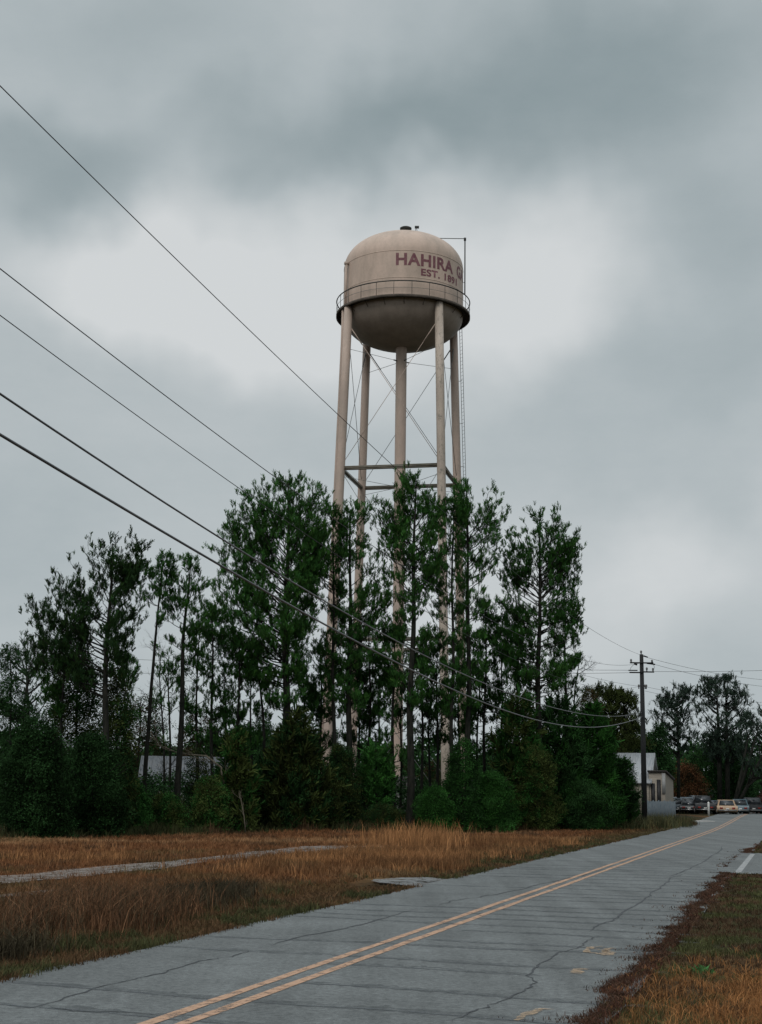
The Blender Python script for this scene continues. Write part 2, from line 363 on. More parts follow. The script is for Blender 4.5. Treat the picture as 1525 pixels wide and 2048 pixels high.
cY = np.linspace(163.5, 170.5, 4); cX = np.linspace(-10, 140, 30); GX, GY = np.meshgrid(cX, cY)
ii = (np.arange(3)[:, None]*30+np.arange(29)[None]).ravel()
cross.add(np.stack([GX, GY, rise(GY)+.020], -1).reshape(-1, 3), Q=np.stack([ii, ii+1, ii+31, ii+30], -1))
tag(cross.build('cross_street', M['asphalt']), kind='structure')
pm = MB()
for s in (-1, 1):
    w0 = rag(.9, .02, 31+s)
    strip('yellow_line', M['yellow'], lambda Y, s=s: TC+s*.135-.056+w0(Y), lambda Y, s=s: TC+s*.135+.056+w0(Y+50), 3, 158, .017, nt_=1, parent=road)
strip('white_edge_line', M['white'], lambda Y: -1.56+0*Y, lambda Y: -1.40+0*Y, 36.5, 49.5, .017, nt_=1, parent=road)
sd_ = MB()   # side street opening on the right
Y = np.linspace(37.4, 49.6, 20); tt = np.linspace(0, 24, 30); GT, GY = np.meshgrid(tt, Y)
fl = 2.4*np.exp(-GT/1.6); yy = 43.5+(GY-43.5)*(1+fl/6.1*.5)
GX = RD*43.5+GT+TR+.0+RD*(yy-43.5)*np.exp(-GT/3)
ii = (np.arange(19)[:, None]*30+np.arange(29)[None]).ravel()
sd_.add(np.stack([GX, yy, 0*GX+.008], -1).reshape(-1, 3), Q=np.stack([ii, ii+1, ii+31, ii+30], -1))
tag(sd_.build('side_street', M['asphalt']), kind='structure')

def ribbon(mb, P, wdt, z, jag=.05, sub=10, taper=True):   # thin jagged ribbon on the road through ground points
    P = np.asarray(P, float); out = []
    for i in range(len(P)-1):
        for k in range(sub): out.append(P[i]+(P[i+1]-P[i])*k/sub)
    out.append(P[-1]); P = np.array(out); n = len(P)
    d = np.gradient(P, axis=0); d /= np.linalg.norm(d, axis=1, keepdims=True); nn = np.stack([-d[:, 1], d[:, 0]], -1)
    P = P+nn*(rng.normal(0, jag, n)[:, None])
    ww = wdt*(.45+rng.random(n)*.9)
    if taper: ww *= np.clip(np.minimum(np.arange(n), np.arange(n)[::-1])/4., .15, 1)
    A = P+nn*ww[:, None]/2; Bq = P-nn*ww[:, None]/2
    V = np.concatenate([np.c_[A, rise(A[:, 1])+z], np.c_[Bq, rise(Bq[:, 1])+z]])
    mb.add(V, Q=[(i, i+1, n+i+1, n+i) for i in range(n-1)])
ck = MB()
def G2(L_): return [gp(*p)[:2] for p in L_]
ribbon(ck, G2([(905,2048),(938,2030),(1003,2007),(1050,1985),(1068,1968),(1056,1955),(1078,1934),(1120,1908),(1165,1895),(1178,1883),(1200,1873)]), .022, .0165, .018, 6)
ribbon(ck, G2([(1178,1866),(1200,1852),(1235,1838),(1262,1818),(1290,1800),(1305,1787),(1335,1770),(1343,1757),(1372,1748)]), .03, .0165, .025, 6)
ribbon(ck, G2([(1340,1756),(1365,1745),(1400,1728),(1440,1705),(1447,1690)]), .035, .0165, .025, 6)
ribbon(ck, G2([(0,2022),(80,2017),(180,1982),(270,1962),(330,1948),(400,1925),(460,1916),(507,1903)]), .022, .0165, .02, 6)
ribbon(ck, G2([(80,2017),(150,2026),(330,2032),(430,2038)]), .02, .0165, .015, 8)
ribbon(ck, G2([(540,1895),(600,1876),(680,1862),(720,1853),(770,1838),(835,1818)]), .03, .0165, .02, 6)
ribbon(ck, G2([(860,1815),(930,1800),(1000,1790),(1120,1762),(1240,1735)]), .03, .0165, .03, 6)
ck.build('crack', M['crack'], road)
cb = MB(); ck = MB()   # transverse cracks, roughly every metre and a half, plus painted shade of their dips
Yc = 10.6; i = 0
while Yc < 46:
    a = TL+.2 if rng.random() < .42 else TC+rng.uniform(-.4, .4); b = TR-.25 if rng.random() < .8 else TR-1.4
    tts = np.linspace(a, b, 9); sk = rng.uniform(-.05, .05)+.12
    P = [(t+RD*(Yc), Yc-(t-TC)*sk*2-(t-TC)*RD*.35+.06*math.sin(t*2+i)) for t in tts]
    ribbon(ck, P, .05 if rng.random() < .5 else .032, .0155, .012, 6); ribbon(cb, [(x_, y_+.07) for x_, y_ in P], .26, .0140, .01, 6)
    Yc += rng.uniform(.75, 1.5); i += 1
ck.build('hairline_crack', M['softcrack'], road); cb.build('dip_shade_band', M['shadeband'], road)
def dab(name, P, wdt):
    q = MB(); ribbon(q, P, wdt, .019, .012, 5, False); q.build(name, M['spray'], road)
dab('spray_mark', G2([(1030,2046),(1062,2030),(1090,2022)]), .09)
dab('spray_mark', G2([(1150,1951),(1158,1943),(1168,1941)]), .13)
q = MB()
for Pq in ([(1206,1896),(1180,1898),(1174,1908),(1206,1912),(1212,1904),(1194,1902)], [(1230,1900),(1214,1901),(1212,1906),(1226,1908),(1216,1914),(1204,1913)]):
    ribbon(q, G2(Pq), .085, .019, .008, 5, False)
q.build('spray_mark', M['spray'], road)

# farm track and gravel apron beside the road
TRK = lambda Y: np.interp(Y, [8, 29.5, 35, 46, 52, 62], [-16.2, -15.9, -15.4, -15.2, -14.3, -12.6])
trk = strip('gravel_track', M['gravel'], lambda Y: TRK(Y)-.95+rag(2.5, .5, 41)(Y), lambda Y: TRK(Y)+.9+rag(2.1, .5, 43)(Y), 8, 62, .05, nt_=5)
tag(trk, kind='structure')
def drape(o, dz):
    me = o.data; n = len(me.vertices); co = np.empty(n*3, np.float32); me.vertices.foreach_get('co', co); co = co.reshape(-1, 3)
    co[:, 2] = gz(co[:, 0], co[:, 1])+dz; me.vertices.foreach_set('co', co.ravel()); me.update()
drape(trk, .03)
trk2 = strip('gravel_wheel_rut', M['gravel'], lambda Y: -13.7+rag(2.2, .8, 45)(Y), lambda Y: -13.1+rag(1.9, .7, 47)(Y), 8, 27, .05, nt_=3)
drape(trk2, .02); tag(trk2, kind='structure')
ap = strip('gravel_apron', M['apron'], lambda Y: -8.7+1.1*((Y-30.8)/1.6)**2*.9+rag(.8, .3, 48)(Y), lambda Y: TL+.25+0*Y, 29.4, 32.1, .0, step=.15, nt_=6)
drape(ap, .045); tag(ap, kind='structure')
dr = MB(); p0 = at(1335, 1640, 112); dr.box((p0[0], 111, float(rise(112))-.05), (p0[0]+3.4, 113.5, float(rise(112))+.05)); tag(dr.build('concrete_driveway', M['concrete']), kind='structure')

# ------------------------------------------------------------------ grass (nobody could count it)
def blades(name, label, X, Y, hgt, wid, cols, lean=.35, curve=.35, cat='grass', tuft=1, spread=.04):
    n = len(X)
    if tuft > 1:
        X = np.repeat(X, tuft)+rng.normal(0, spread, n*tuft); Y = np.repeat(Y, tuft)+rng.normal(0, spread, n*tuft)
        hgt = np.repeat(hgt, tuft)*rng.uniform(.5, 1.15, n*tuft); wid = np.repeat(wid, tuft); cols = np.repeat(cols, tuft, 0)*rng.uniform(.7, 1.3, (n*tuft, 1)); n *= tuft
    Z = gz(X, Y); t_ = X-RD*Y; Z = np.where((t_ > TL-.15) & (t_ < -1.5), rise(Y)+.010, Z); a = rng.uniform(0, 2*np.pi, n); b = rng.uniform(0, 2*np.pi, n)
    ln = hgt*np.abs(rng.normal(0, lean, n)); dx, dy = np.cos(a)*ln, np.sin(a)*ln
    wx, wy = np.cos(b)*wid/2, np.sin(b)*wid/2; h1 = hgt*.55
    P = np.stack([X, Y, Z], -1)
    v0 = P+np.stack([wx, wy, -.01+0*X], -1); v1 = P-np.stack([wx, wy, .01+0*X], -1)
    mid = P+np.stack([dx*.35, dy*.35, h1], -1)
    v2 = mid+np.stack([-wx*.7, -wy*.7, 0*X], -1); v3 = mid+np.stack([wx*.7, wy*.7, 0*X], -1)
    v4 = P+np.stack([dx*(1+curve), dy*(1+curve), hgt*.96], -1)
    V = np.stack([v0, v1, v2, v3, v4], 1).reshape(-1, 3); base = np.arange(n)*5
    Q = np.stack([base, base+1, base+2, base+3], -1); T = np.stack([base+3, base+2, base+4], -1)
    q = MB(); q.add(V, T=T, Q=Q, C=np.repeat(cols, 5, 0))
    return tag(q.build(name, M['grass'], fix=False), label, cat, kind='stuff')
def scatter(n, t0, t1, Y0, Y1, power=1.6):
    u = rng.random(n); e = 1-power
    Y = (Y0**e+(Y1**e-Y0**e)*u)**(1/e) if power != 1 else Y0*(Y1/Y0)**u
    t = rng.uniform(t0, t1, n); return t+RD*Y, Y
def not_on(X, Y):
    t = X-RD*Y; m = ~((np.abs(t-TRK(Y)) < .78+.6*(vnoise(X, Y, 1.1, 77)-.5)) & (Y < 62) & (rng.random(len(X)) < .90))
    m &= ~((t > -13.7) & (t < -13.1) & (Y < 27) & (rng.random(len(X)) < .6))
    m &= ~((t > -9.1) & (t < TL+.2) & (np.abs(Y-30.8) < 1.5))
    m &= ~((t > TR-.5) & (Y > 36.5) & (Y < 50.5))
    m &= Y < TREE_Y(X)+2
    return m
# near field and verge, left
X, Y = scatter(90000, -33, TL+.02, 11, 88, 1.35); k = not_on(X, Y) & (X > -.29*Y-2); X, Y = X[k], Y[k]
sc_ = np.clip(Y/22, .8, 2.6)
hh = rng.uniform(.035, .135, len(X))*np.where(X-RD*Y > TL-1.2, .45, 1)*(1+.3*(sc_-1))
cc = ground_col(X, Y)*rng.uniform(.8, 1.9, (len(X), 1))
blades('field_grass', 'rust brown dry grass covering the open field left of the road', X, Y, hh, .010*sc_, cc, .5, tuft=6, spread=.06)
# verge fringe, left: olive clumps against the asphalt
Xe = rng.uniform(-34, 22, 5200); Ye = TREE_Y(Xe)+rng.normal(-.6, 1.0, 5200)
ce = np.where((vnoise(Xe, Ye, 2.5, 81) > .5)[:, None], np.array([.035, .04, .016]), np.array([.075, .045, .024]))*rng.uniform(.5, 1.5, (5200, 1))
blades('wood_edge_weeds', 'dark ragged weeds along the foot of the wood', Xe, Ye, rng.uniform(.15, .55, 5200)*(.4+1.2*vnoise(Xe, Ye, 1.7, 82)), .03+0*Xe, ce, .35, cat='weeds', tuft=6, spread=.16)
X, Y = scatter(15000, TL-2.2, TL+.10, 11, 70, 2.0); k = not_on(X, Y) & (X > -.29*Y-2); X, Y = X[k], Y[k]
pn = vnoise(X, Y, .7, 8)
cc = np.where((pn > .6)[:, None], np.array([.055, .058, .024]), np.array([.10, .058, .030]))*rng.uniform(.6, 1.5, (len(X), 1))
blades('verge_grass', 'low olive green grass fringe along the left edge of the road', X, Y, rng.uniform(.03, .13, len(X))*(.4+pn), .010*np.clip(Y/22, .8, 2.5), cc, .7, tuft=5)
# tall dry weeds in the left foreground
def cluster(cx, cy, sx_, sy_, n): return cx+rng.normal(0, sx_, n), cy+rng.normal(0, sy_, n)
XX = []; YY = []
for (px, py, sx_, sy_, n) in [(170,1850,.35,.8,260),(240,1858,.3,.7,260),(60,1860,.4,.8,240),(300,1840,.35,.8,190),(20,1890,.3,.5,120),(120,1830,.5,1.2,240),(360,1825,.4,.8,120),(200,1810,.5,1.5,180)]:
    c0 = gp(px, py); a_, b_ = cluster(c0[0], c0[1], sx_, sy_, n); XX.append(a_); YY.append(b_)
X = np.concatenate(XX); Y = np.concatenate(YY); k = X-RD*Y < TL-.7; X, Y = X[k], Y[k]
cc = np.where((rng.random(len(X)) < .4)[:, None], np.array([.06, .045, .026]), np.array([.14, .072, .038]))*rng.uniform(.4, 1.7, (len(X), 1))
blades('tall_dry_weeds', 'tangle of tall brown dry weeds in the left foreground', X, Y, rng.uniform(.15, .62, len(X)), .008+0*X, cc, .6, cat='weeds', tuft=6, spread=.12)
XX = []; YY = []
for (px, py, sx_, sy_, n) in [(375,1806,.35,.9,420),(420,1798,.35,.9,420),(330,1815,.35,.8,240),(455,1795,.2,.8,160),(10,1915,.3,.5,260)]:
    c0 = gp(px, py); a_, b_ = cluster(c0[0], c0[1], sx_, sy_, n); XX.append(a_); YY.append(b_)
X = np.concatenate(XX); Y = np.concatenate(YY); k = X-RD*Y < TL-.7; X, Y = X[k], Y[k]
blades('dark_weed_patch', 'blackish withered weed patch beside the tall brown weeds', X, Y, rng.uniform(.12, .34, len(X)), .013+0*X, np.array([.036, .030, .018])*rng.uniform(.5, 2, (len(X), 1)), .5, cat='weeds', tuft=6, spread=.09)
# golden broomsedge in front of the tree line
XX = []; YY = []
for (px, py, sx_, sy_, n) in [(830,1690,1.0,2.5,700),(760,1722,1.2,1.5,560),(850,1716,1.0,1.5,560),(690,1728,1.1,1.5,420),(960,1690,1.6,2.5,700),(1060,1688,1.5,2.5,480),(900,1705,1.6,2,560),(820,1738,.9,.9,460),(600,1732,1.2,1.2,260),(560,1752,1.0,.8,180),(130,1712,1.8,2.5,240),(210,1722,1.2,1.5,160)]:
    c0 = gp(px, py); a_, b_ = cluster(c0[0], c0[1], sx_, sy_, n); XX.append(a_); YY.append(b_)
X = np.concatenate(XX); Y = np.concatenate(YY); k = (X-RD*Y < TL-.5) & not_on(X, Y) & (Y > 22); X, Y = X[k], Y[k]
cc = np.where((vnoise(X, Y, 2.2, 12) > .55)[:, None], np.array([.28, .14, .06]), np.array([.17, .085, .038]))*rng.uniform(.55, 1.45, (len(X), 1))
blades('golden_broomsedge', 'golden orange broomsedge grass standing before the pines', X, Y, rng.uniform(.12, .36, len(X))*(1+.8*(np.hypot(X-1.9, (Y-62)/4) < 1.6)), .016+0*X, cc, .28, cat='grass', tuft=7, spread=.09)
c0 = gp(832, 1692); X, Y = cluster(c0[0], c0[1], .9, 2.6, 300); k = Y < TREE_Y(X)+1; X, Y = X[k], Y[k]
blades('tall_golden_grass', 'tallest golden grass tuft standing up against the dark pines', X, Y, rng.uniform(.45, 1.0, len(X)), .022+0*X, np.array([.33, .165, .07])*rng.uniform(.6, 1.3, (len(X), 1)), .2, tuft=5, spread=.12)
# right verge
X, Y = scatter(34000, TR-.45, 7, 9, 62, 1.7); k = not_on(X, Y) & (X < .29*Y+2.5); X, Y = X[k], Y[k]
t = X-RD*Y; k = (t > TR-.34+rag(1.5, .26, 61)(Y)+rng.random(len(X))*.12); X, Y, t = X[k], Y[k], t[k]
fo = np.clip(1.7*np.exp(-((X-4.4)**2/2.6+(Y-12.6)**2/5.5)), 0, 1) > rng.random(len(X))
pn = vnoise(X, Y, .8, 14)
cc = np.where(fo[:, None], np.array([.25, .118, .045]), np.where((pn > .55)[:, None], np.array([.062, .066, .026]), np.array([.068, .042, .024])))
ed = t < TR-.12; cc = np.where(ed[:, None] & (rng.random(len(X)) < .75)[:, None], np.array([.095, .040, .026]), cc)*rng.uniform(.55, 1.5, (len(X), 1))
hh = rng.uniform(.03, .09, len(X))*np.where(ed, .7, 1)*(1+.5*fo)
blades('right_verge_grass', 'brown and dark green grass verge right of the road', X, Y, hh, .0065*np.clip(Y/14, .8, 3), cc, .8, tuft=8, spread=.035)
X2 = TR-.30+rag(1.5, .26, 61)(Y0_ := 9*(55/9)**rng.random(14000))-rng.exponential(.035, 14000)*(1+1.6*(vnoise(Y0_, Y0_*0, .35, 71) > .6))+rng.random(14000)*.16+RD*Y0_
k = not_on(X2, Y0_); X2, Y0_ = X2[k], Y0_[k]
blades('pine_straw', 'reddish brown pine straw lying along the right edge of the asphalt', X2, Y0_, rng.uniform(.015, .05, len(X2)), .008*np.clip(Y0_/14, .8, 3), np.where((rng.random(len(X2)) < .25)[:, None], np.array([.05, .03, .02]), np.array([.075, .040, .026]))*rng.uniform(.5, 1.4, (len(X2), 1)), 1.2, cat='pine straw', tuft=3, spread=.03)
X, Y = cluster(gp(1408, 1945)[0], gp(1408, 1945)[1], .035, .07, 26)
o = blades('green_weed', 'small bright green leafy weed in the right verge', X, Y, rng.uniform(.03, .09, 26), .03+0*X, np.array([.035, .10, .03])*rng.uniform(.7, 1.4, (26, 1)), .9, cat='weed', tuft=3)
if 'kind' in o: del o['kind']
# roadside weeds under the utility pole and along the wood's foot
XX = []; YY = []
for (px, Yd, n) in [(1305, 96, 160), (1330, 100, 160), (1280, 93, 140), (1255, 90, 120), (1320, 104, 160), (1230, 88, 90)]:
    p0 = at(px, 1640, Yd); a_, b_ = cluster(p0[0], Yd, .9, 1.5, n); XX.append(a_); YY.append(b_)
X = np.concatenate(XX); Y = np.concatenate(YY)
cc = np.where((rng.random(len(X)) < .4)[:, None], np.array([.11, .10, .045]), np.array([.05, .055, .028]))*rng.uniform(.6, 1.5, (len(X), 1))
blades('roadside_weeds', 'grey green weeds standing round the foot of the utility pole', X, Y, rng.uniform(.3, .9, len(X)), .03+0*X, cc, .3, cat='weeds', tuft=6, spread=.14)

# ------------------------------------------------------------------ foliage generators
def tmpl_needles(k, n):
    r_ = np.random.default_rng(k); V = []
    for i in range(n):
        a = r_.uniform(0, 2*math.pi); up = r_.uniform(.55, 1.0); o_ = math.sqrt(max(0, 1-up*up))*.75+.05
        d = np.array([math.cos(a)*o_, math.sin(a)*o_, up]); d /= np.linalg.norm(d)
        b0 = np.array([0, 0, r_.uniform(-.25, .5)]); ln = r_.uniform(.4, .75)
        sdv = np.cross(d, r_.normal(size=3)); sdv /= np.linalg.norm(sdv); wd = r_.uniform(.05, .09)
        tip = b0+d*ln; V += [b0-sdv*wd*.5, b0+sdv*wd*.5, tip+sdv*wd*.55, tip-sdv*wd*.55]
    return np.array(V)
def tmpl_leaves(k, n, flat=.7, ls=.22):
    r_ = np.random.default_rng(k); V = []
    for i in range(n):
        c = r_.normal(size=3); c /= np.linalg.norm(c); c *= r_.uniform(.15, .62)**.8; c[2] *= flat
        a = r_.normal(size=3); a /= np.linalg.norm(a); b = np.cross(a, r_.normal(size=3)); b /= np.linalg.norm(b)
        s = ls*r_.uniform(.6, 1.3); V += [c-a*s*.5, c+b*s*.32, c+a*s*.6, c-b*s*.32]
    return np.array(V)
TN = [tmpl_needles(k, 15) for k in range(5)]
TF = [tmpl_needles(k+30, 9) for k in range(4)]
TB = [tmpl_leaves(k+50, 36, .45, .135) for k in range(5)]
TFar = [tmpl_leaves(k+80, 12, .7, .4) for k in range(4)]
def put_clumps(q, P, D, sz, cols, T):
    P = np.asarray(P); D = np.asarray(D, float); D /= np.linalg.norm(D, axis=1, keepdims=True)+1e-9
    n = len(P); which = rng.integers(0, len(T), n); th = rng.uniform(0, 2*np.pi, n)
    a = np.cross(D, np.array([.31, .95, .05])); a /= np.linalg.norm(a, axis=1, keepdims=True)+1e-9; b = np.cross(D, a)
    X_ = np.cos(th)[:, None]*a+np.sin(th)[:, None]*b; Y_ = np.cross(D, X_)
    for k in range(len(T)):
        m_ = which == k
        if not m_.any(): continue
        t_ = T[k]; nv = len(t_)
        V = P[m_][:, None]+sz[m_][:, None, None]*(t_[None, :, :1]*X_[m_][:, None]+t_[None, :, 1:2]*Y_[m_][:, None]+t_[None, :, 2:]*D[m_][:, None])
        base = (np.arange(m_.sum())[:, None]*nv+np.arange(nv//4)[None]*4).ravel()
        jit = rng.uniform(.7, 1.35, (m_.sum(), nv//4, 1, 1))
        C = (cols[m_][:, None, None]*np.ones((1, nv//4, 4, 1))*jit).reshape(-1, 3)
        q.add(V.reshape(-1, 3), Q=np.stack([base, base+1, base+2, base+3], -1), C=C)
def prof_fn(prof, Y):
    """photo-measured outline [(y, left, right)] -> height, left and right extents in metres"""
    Z = []; Lx = []; Rx = []
    for (y, l, r_) in prof:
        a = at(l, y, Y); b = at(r_, y, Y); Z.append((a[2]+b[2])/2); Lx.append(a[0]); Rx.append(b[0])
    o_ = np.argsort(Z); return np.array(Z)[o_], np.array(Lx)[o_], np.array(Rx)[o_]
GREEN = np.array([.025, .080, .018]); DEEP = np.array([.015, .040, .0125]); OLIVE = np.array([.046, .064, .018]); FRESH = np.array([.034, .115, .022]); BRONZE = np.array([.085, .062, .03])
def pine(label, trunk, Y, prof, wpx, dens=1.0, col=GREEN, group='tall pines in front of the water tower', size=1.0, name='pine_tree', el0=15, el1=62, Yspread=.8):
    Zs, Lx, Rx = prof_fn(prof, Y)
    base = at(*trunk[0], Y); bz = gzf(base[0], Y)-.1; origin = np.array([base[0], Y, bz])
    root = empty(name, origin, 0, label, 'pine tree', group)
    TP = [np.array([base[0], Y, bz])]+[at(x, y, Y) for x, y in trunk[1:]]
    ztop = Zs[-1]-.25
    last = TP[-1]
    if last[2] < ztop: TP.append(np.array([last[0], Y, ztop]))
    TP = np.array(TP); zz = np.linspace(bz, TP[-1][2], 26)
    xx = np.interp(zz, TP[:, 2], TP[:, 0])+.05*np.sin(zz*.8+Y); yy_ = Y+.06*np.sin(zz*.6+base[0])
    rb = wpx/2/FPX*Y; H = TP[-1][2]-bz
    rad = rb*(1-.9*((zz-bz)/H)**1.25)+.015; rad[0] *= 1.35; rad[1] *= 1.1
    tr = MB(); tr.tube(np.stack([xx, yy_, zz], -1)-origin, rad, 9); tr.build('trunk', M['bark'], root, smooth=True)
    tx = lambda z: np.interp(z, zz, xx)
    # limbs
    wz = (Rx-Lx); zg = np.linspace(Zs[0], Zs[-1], 60); wg = np.interp(zg, Zs, wz); area = float(np.sum((wg[1:]+wg[:-1])/2*np.diff(zg)))
    nl = int(max(12, 3.1*area*dens)); pz = (wg+.25*wg.max())*(1+.7*(np.arange(60) > 42)); pz = np.cumsum(pz)/pz.sum()
    br = MB(); P = []; D = []; SZ = []; CC = []
    for i in range(nl):
        zt = np.interp(rng.random(), pz, zg); a = i*2.399+rng.normal(0, .3); ca, sa = math.cos(a), math.sin(a)
        xt = float(tx(zt)); le = xt-np.interp(zt, Zs, Lx); re = np.interp(zt, Zs, Rx)-xt; side = re if ca > 0 else le
        av = max(.3, (le+re)/2)*Yspread; reach = max(.15, abs(ca)**1.0*side if abs(ca) > .35 else 0)
        u = rng.uniform(.18, 1.0)**.6
        if i % 4 == 0: ca = 1. if i % 8 else -1.; sa = rng.normal(0, .25); u = .97; side = re if ca > 0 else le
        ex = math.copysign(abs(ca)**.8, ca)*side*u; ey = sa*av*u
        hr = math.hypot(ex, ey); f = (zt-Zs[0])/(Zs[-1]-Zs[0]+1e-6); el_ = R(el0+(el1-el0)*f**1.3+rng.normal(0, 6))
        zs = max(zt-hr*math.tan(el_)-.1, Zs[0]-1.5); zs = min(zs, H+bz-.3)
        p0 = np.array([float(tx(zs)), float(np.interp(zs, zz, yy_)), zs]); p2 = np.array([xt+ex, Y+ey, zt])
        p1 = p0+(p2-p0)*np.array([.62, .62, .36]); ts = np.linspace(0, 1, 6)[:, None]
        C_ = (1-ts)**2*p0+2*ts*(1-ts)*p1+ts**2*p2; C_[1:-1] += rng.normal(0, .05*hr/2, (4, 3))
        br.tube(C_-origin, np.linspace(.014+.007*hr, .006, 6)*(Y/70), 4, False)
        ns = max(4, int((2.9+2.8*hr)*dens**.5)); out = np.array([ex, ey, 0])/(hr+1e-6)
        for s_ in range(ns):
            tt_ = 1-(s_/ns)*.75*rng.uniform(.8, 1); c0 = (1-tt_)**2*p0+2*tt_*(1-tt_)*p1+tt_**2*p2
            dd = out*rng.uniform(.0, .9)+np.array([rng.normal(0, .55), rng.normal(0, .55), rng.uniform(.35, 1.2)]); dd /= np.linalg.norm(dd)
            ln = rng.uniform(.2, .7)*size; c1 = c0+dd*ln
            br.tube(np.array([c0, (c0+c1)/2+rng.normal(0, .04, 3), c1])-origin, [.012*Y/70, .01*Y/70, .006*Y/70], 3, False)
            nc = rng.integers(3, 7)
            for c_ in range(nc):
                w_ = rng.uniform(.65, 1.05); pp = c0+(c1-c0)*w_+rng.normal(0, .10, 3)*size
                P.append(pp-origin); D.append(dd*.45+np.array([0, 0, 1.])+rng.normal(0, .16, 3)); SZ.append(rng.uniform(.20, .33)*size)
                CC.append(col*rng.uniform(.65, 1.4)*np.array([1+.25*rng.random(), 1, .8+.4*rng.random()]))
    for i in range(int(14*size)):
        f = rng.random(); P.append(np.array([float(tx(ztop)), Y, ztop-f*1.3+.2])+rng.normal(0, .10+.16*f, 3)*[1, 1, .3]-origin); D.append([rng.normal(0, .3), rng.normal(0, .3), 1]); SZ.append(.36*size); CC.append(col*rng.uniform(.7, 1.3))
    zq = np.linspace(min(Zs[0]-1.6, ztop-2), zz[-1]-.05, 12); br.tube(np.stack([np.interp(zq, zz, xx), np.interp(zq, zz, yy_), zq], -1)-origin, .014, 4, False)   # the leader the limbs join, inside the trunk
    br.build('branches', M['bark'], root)
    cr_ = MB(); put_clumps(cr_, P, D, np.array(SZ), np.array(CC), TN); cr_.build('crown', M['leaf'], root, fix=False)
    return root
def bushy(name, label, cat, bx, Y, prof, n, col=DEEP, size=.62, group=None, T=TB, trunk_r=.09, up=.25, hollow=.35, ys=.85, col2=None, base_y=None, bark='bark', lump=.55):
    """dense crown filled towards its surface, following an uneven outline"""
    Zs, Lx, Rx = prof_fn(prof, Y); cx = at(bx, 1600, Y)[0]; bz = gzf(cx, Y)-.05; origin = np.array([cx, Y, bz])
    root = empty(name, origin, 0, label, cat, group)
    zg = np.linspace(Zs[0], Zs[-1], 80); wg = np.interp(zg, Zs, Rx-Lx); pz = np.cumsum(wg+.1)/np.sum(wg+.1)
    z = np.interp(rng.random(n), pz, zg); a = rng.uniform(0, 2*np.pi, n)
    l = np.interp(z, Zs, Lx); r_ = np.interp(z, Zs, Rx); mid = (l+r_)/2; hw = (r_-l)/2
    lobes = 1-lump*vnoise(a*1.9+bx, z*1.1+Y, .9, 17)
    rr_ = (hollow+(1-hollow)*rng.random(n)**.6)*lobes
    x = mid+np.cos(a)*hw*rr_; y = Y+np.sin(a)*hw*rr_*ys
    P = np.stack([x, y, np.maximum(z, gz(x, y)+.12)], -1)-origin
    D = np.stack([np.cos(a)*.6, np.sin(a)*.6, up+rng.random(n)], -1)+rng.normal(0, .3, (n, 3))
    lobe = vnoise(a*2.2+bx, z*.9, .8, 19)
    cc = col[None]*(.45+1.1*lobe[:, None])*rng.uniform(.6, 1.5, (n, 1))
    if col2 is not None:
        k = vnoise(a*3+Y, z*1.3, .7, 23) > .58; cc[k] = col2*rng.uniform(.7, 1.3, (k.sum(), 1))
    q = MB(); put_clumps(q, P, D, rng.uniform(.7, 1.25, n)*size, cc, T); q.build('crown', M['leaf'], root, fix=False)
    top = Zs[-1]-.3; tz = np.linspace(bz, top, 8); px_ = np.interp(tz, Zs, (Lx+Rx)/2, left=cx)
    px_ = cx+(px_-cx)*np.linspace(0, 1, 8); tb = MB(); tb.tube(np.stack([px_-cx, .05*np.sin(tz), tz-bz], -1), np.linspace(trunk_r, .02, 8), 7)
    for i in range(9):
        zi = rng.uniform(.25, .9)*(top-bz)+bz; a_ = i*2.4; hw_ = np.interp(zi, Zs, (Rx-Lx)/2)*.75
        p0 = np.array([np.interp(zi, tz, px_)-cx, 0, zi-bz]); p2 = p0+np.array([math.cos(a_)*hw_, math.sin(a_)*hw_*ys, hw_*.5])
        tb.tube(np.array([p0, (p0+p2)/2+[0, 0, -.08], p2]), [trunk_r*.4, trunk_r*.25, .012], 4, False)
    tb.build('trunk', M[bark], root, smooth=True)
    return root
def bare(name, label, cat, pts, Y, r0, depth=4, spread=.6, col='palebark', twig_len=.5, group=None, seed=1):
    """leafless tree or limb: photo-measured main stem, recursive twigs"""
    rg = np.random.default_rng(seed); P = np.array([at(x, y, Y) for x, y in pts]); bz = gzf(P[0][0], Y) if group != 'limb' else P[0][2]
    P[0][2] = min(P[0][2], bz) if P[0][2]-bz < 1.5 else P[0][2]
    origin = P[0].copy(); root = empty(name, origin, 0, label, cat)
    q = MB(); q.tube(P-origin, np.linspace(r0, r0*.35, len(P)), 6); q.build('trunk', M[col], root, smooth=True)
    q = MB()
    def grow(p, d, ln, r, k):
        if k == 0: return
        e_ = p+d*ln+rg.normal(0, .06*ln, 3); q.tube(np.array([p, (p+e_)/2+rg.normal(0, .05*ln, 3), e_])-origin, [r, r*.8, r*.6], 3, False)
        for _ in range(3 if k > 1 else 2):
            d2 = d+rg.normal(0, spread, 3)*np.array([1, .8, .8]); d2[2] += .12; d2 /= np.linalg.norm(d2); grow(p+(e_-p)*rg.uniform(.45, 1), d2, ln*rg.uniform(.55, .85), r*.6, k-1)
    for i in range(1, len(P)):
        for _ in range(3):
            p = P[i-1]+(P[i]-P[i-1])*rg.random(); d = (P[i]-P[i-1])/np.linalg.norm(P[i]-P[i-1])+rg.normal(0, spread, 3); d /= np.linalg.norm(d)
            grow(p, d, twig_len*rg.uniform(.7, 1.4), r0*.35, depth)
    q.build('twigs', M[col], root)
    return root

